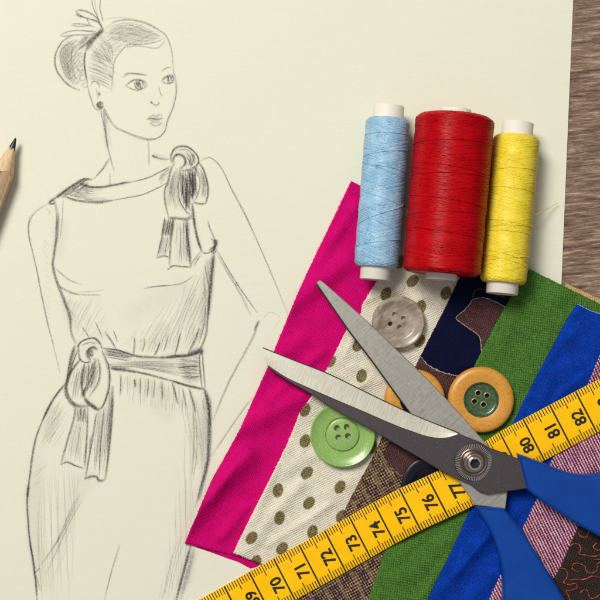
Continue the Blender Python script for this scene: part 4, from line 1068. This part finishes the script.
lathe('washer', [(14.3 * kk, .0), (14.3 * kk, .035), (13.6 * kk, .05), (12.6 * kk, .05), (11.2 * kk, .03), (10.4 * kk, .05)], (pc.x, pc.y, zp), WSH.m, sciss, 72)
pc2 = W(474.6, 463.4, zp + .2)
hexc = cutter((pc2.x, pc2.y), 5.2 * kk, zp + .15, zp + .6, 6)
lathe('socket', [(5.6 * kk, .17), (5.6 * kk, .185), (1 * kk, .185)], (pc2.x, pc2.y, zp), PDK.m, sciss, 24)  # dark floor disc: shade of a deep hex recess put into its colour
scr = lathe('screw', [(10.6 * kk, .02), (10.6 * kk, .08), (9.8 * kk, .13), (8.6 * kk, .15), (8.0 * kk, .14), (7.7 * kk, .24), (7.0 * kk, .30), (5.9 * kk, .32)], (pc2.x, pc2.y, zp), PIV.m, sciss, 64, boolean=[hexc])
# handles
BLH = M('blue_plastic'); bn1 = BLH.noise(14, 5, None, .7); bn2 = BLH.noise(1.2, 3); bsc = BLH.noise(5, 3, BLH.map(.6, (.4, 9, 1)))
BLH.set(Base_Color=BLH.mix(bn2, rgb(0, 54, 136), rgb(0, 70, 160)), Roughness=BLH.mr(bsc, .35, .65, .24, .42), Specular_IOR_Level=.32); BLH.bump(bn1, .22, .012)
H1c = [(526.5, 489.5), (522.5, 471), (518.5, 454.5)]
H1 = [(518.5, 454.5), (531, 458.8), (546, 464.5), (562, 471), (572, 474.2), (583, 475.6), (600, 474.5), (640, 463), (700, 448), (770, 458), (815, 505), (812, 570), (760, 612), (700, 610), (650, 578), (622, 552), (600, 537.5), (578, 525.5), (557, 512), (537, 498.5), (526.5, 489.5)]
H2 = [(505.3, 509), (520, 527), (534, 549), (548, 571), (557, 585), (566, 600), (590, 636), (640, 672), (664, 730), (640, 790), (580, 818), (520, 796), (494, 740), (498, 680), (503.5, 620), (504, 600), (503.5, 580), (501.5, 565), (497.5, 550), (492, 535), (487, 525), (475.5, 507)]
def handle(poly, zt, hole, parent):
    f = (lambda x, y: zt)
    q = cr(poly, 6); q = resample(q, int(sum(math.dist(a, b) for a, b in zip(q, q[1:])) / 9))
    m1 = ((q[0][0] * 2 + q[-1][0]) / 3, (q[0][1] * 2 + q[-1][1]) / 3); m2 = ((q[0][0] + q[-1][0] * 2) / 3, (q[0][1] + q[-1][1] * 2) / 3)
    q = [q[0]] + q[2:-2] + [q[-1]]
    p = q
    o = slab('handle', p, f, .52, BLH.m, parent, 5.0, .15, 6, smooth=True)
    b = bmesh.new(); b.from_mesh(o.data); bmesh.ops.triangulate(b, faces=[f_ for f_ in b.faces if len(f_.verts) > 4], quad_method='BEAUTY', ngon_method='BEAUTY')
    bmesh.ops.remove_doubles(b, verts=b.verts, dist=.001); b.to_mesh(o.data); b.free()
    hx, hy, hw, hh, ha = hole; vs = []; c = W(hx, hy, zt); k = 28
    for z in (zt - 1, zt + 1):
        for i in range(k):
            a = 2 * math.pi * i / k; u, v = hw * math.cos(a) / K, hh * math.sin(a) / K
            vs.append((c.x + u * math.cos(ha) - v * math.sin(ha), c.y + u * math.sin(ha) + v * math.cos(ha), z))
    cut = mesh('cutter', vs, [tuple(range(k))[::-1], tuple(range(k, 2 * k))] + [(i, (i + 1) % k, k + (i + 1) % k, k + i) for i in range(k)], None)
    md = o.modifiers.new('cut', 'BOOLEAN'); md.object = cut; md.operation = 'DIFFERENCE'; md.solver = 'EXACT'
    bpy.context.view_layer.update()
    me = bpy.data.meshes.new_from_object(o.evaluated_get(bpy.context.evaluated_depsgraph_get())); o.modifiers.clear(); o.data = me
    b = bmesh.new(); b.from_mesh(me); bmesh.ops.triangulate(b, faces=[f_ for f_ in b.faces if len(f_.verts) > 4]); b.to_mesh(me); b.free()
    bpy.data.objects.remove(cut); me.name = 'handle'
    try: me.set_sharp_from_angle(angle=math.radians(35))
    except Exception: pass
    return o
handle(H1, 1.20, (735, 530, 54, 46, -.5), sciss)
handle(H2, 1.12, (582, 728, 50, 56, .2), sciss)

# ================================================================== pencil
pr = thing('pencil', 'sharpened natural wood pencil pointing up at the left edge', 'pencil', tuple(W(5, 190, 0)))
zc = ZP + .36
P0 = W(15.8, 138, zc - .02); d_ = Vector((-.345, -.94, 0)).normalized()   # world direction from tip to barrel
# (photo y runs down, world y up)
sd_ = d_.cross(Vector((0, 0, 1))).normalized(); up_ = Vector((0, 0, 1))
WD = M('cedar_wood'); wv = WD.map(math.radians(-70), (.6, 9, 1)); w0 = WD.noise(3, 5, wv, .65); w1_ = WD.noise(30, 2)
WD.set(Base_Color=WD.ramp(WD.math('MULTIPLY_ADD', w1_, .25, WD.math('MULTIPLY', w0, .75)), (.35, rgb(194, 158, 118)), (.55, rgb(218, 188, 148)), (.7, rgb(232, 206, 172))), Roughness=.7); WD.bump(w0, .4, .02)
WB = M('stained_pencil_wood'); v0 = WB.noise(3, 5, WB.map(math.radians(-70), (.6, 9, 1)), .65)
WB.set(Base_Color=WB.ramp(v0, (.35, rgb(178, 142, 112)), (.65, rgb(206, 174, 142))), Roughness=.5); WB.bump(v0, .3, .02)
GR = M('pencil_lead'); GR.set(Base_Color=rgb(46, 44, 48), Roughness=.3, Metallic=.35)
def pen(name, rows, mat, n=72):
    vs = []; fs = []
    for s, rf in rows:
        for k in range(n):
            a = 2 * math.pi * k / n; r_, ds = rf(a)
            vs.append(P0 + d_ * (s + ds) + (sd_ * math.cos(a) + up_ * math.sin(a)) * r_)
    for i in range(len(rows) - 1):
        for k in range(n):
            k2 = (k + 1) % n; fs.append((i * n + k, i * n + k2, (i + 1) * n + k2, (i + 1) * n + k))
    fs += [tuple(range(n)), tuple((len(rows) - 1) * n + k for k in range(n))]
    o = mesh(name, vs, fs, mat, pr)
    try: o.data.set_sharp_from_angle(angle=math.radians(25))
    except Exception: pass
    return o
cst = lambda r: (lambda a: (r, 0))
tn = .30
def hexr(a): 
    q = (a + math.pi / 6) % (math.pi / 3) - math.pi / 6
    return .34 / math.cos(q)
pen('lead', [(0, cst(.012)), (.02, cst(.028)), (.10, cst(.052)), (.28, cst(.098)), (.44, cst(.128)), (.50, cst(.12))], GR.m, 32)
pen('wood_cone', [(.38 + .0, lambda a: (.118, .03 * math.sin(5 * a))), (.42, lambda a: (.132, .03 * math.sin(5 * a))), (.8, cst(.132 + .38 * tn * .96)), (1.2, lambda a: (min(hexr(a) - .004, .355), (hexr(a) - .36) * 3.4))], WD.m)
pen('barrel', [(1.18, lambda a: (hexr(a) - .006, (hexr(a) - .36) * 3.4)), (1.2, lambda a: (hexr(a), (hexr(a) - .36) * 3.4)), (6, lambda a: (hexr(a), 0)), (15.5, lambda a: (hexr(a), 0)), (15.52, lambda a: (hexr(a) * .95, 0))], WB.m)

# ================================================================== light, world, camera
w = bpy.data.worlds.new('World'); sc.world = w; w.use_nodes = True
bg = w.node_tree.nodes['Background']; bg.inputs[0].default_value = (.95, .93, 1.0, 1); bg.inputs[1].default_value = .34
tc_ = w.node_tree.nodes.new('ShaderNodeTexCoord'); sp_ = w.node_tree.nodes.new('ShaderNodeSeparateXYZ'); rp_ = w.node_tree.nodes.new('ShaderNodeValToRGB')
w.node_tree.links.new(tc_.outputs['Generated'], sp_.inputs[0]); w.node_tree.links.new(sp_.outputs[2], rp_.inputs[0]); w.node_tree.links.new(rp_.outputs[0], bg.inputs[0])
rp_.color_ramp.elements[0].position = .05; rp_.color_ramp.elements[0].color = (.20, .17, .22, 1)      # a dim room with a pale ceiling
rp_.color_ramp.elements[1].position = .85; rp_.color_ramp.elements[1].color = (1.0, .97, .98, 1)
def area(name, loc, target, size, power, col):
    l = bpy.data.lights.new(name, 'AREA'); l.shape = 'RECTANGLE'; l.size = size[0]; l.size_y = size[1]; l.energy = power; l.color = col
    o = bpy.data.objects.new(name, l); COL.objects.link(o); o.location = loc
    o.rotation_euler = (Vector(target) - Vector(loc)).to_track_quat('-Z', 'Y').to_euler()
    return o
area('key_softbox', (-46, 62, 112), (2, 0, 0), (48, 48), 186000, (1.0, .98, .91))
cd = bpy.data.cameras.new('camera'); cam = bpy.data.objects.new('camera', cd); COL.objects.link(cam)
cam.location = (0, 0, H); cam.rotation_euler = (0, 0, 0); cd.sensor_width = 36; cd.lens = 36 * H / 20.0; cd.clip_start = .5; cd.clip_end = 500
sc.camera = cam
sc.view_settings.view_transform = 'Standard'; sc.view_settings.look = 'None'; sc.view_settings.gamma = 1; sc.view_settings.exposure = 0
sc.cycles.transparent_max_bounces = 48
sc.cycles.max_bounces = 8
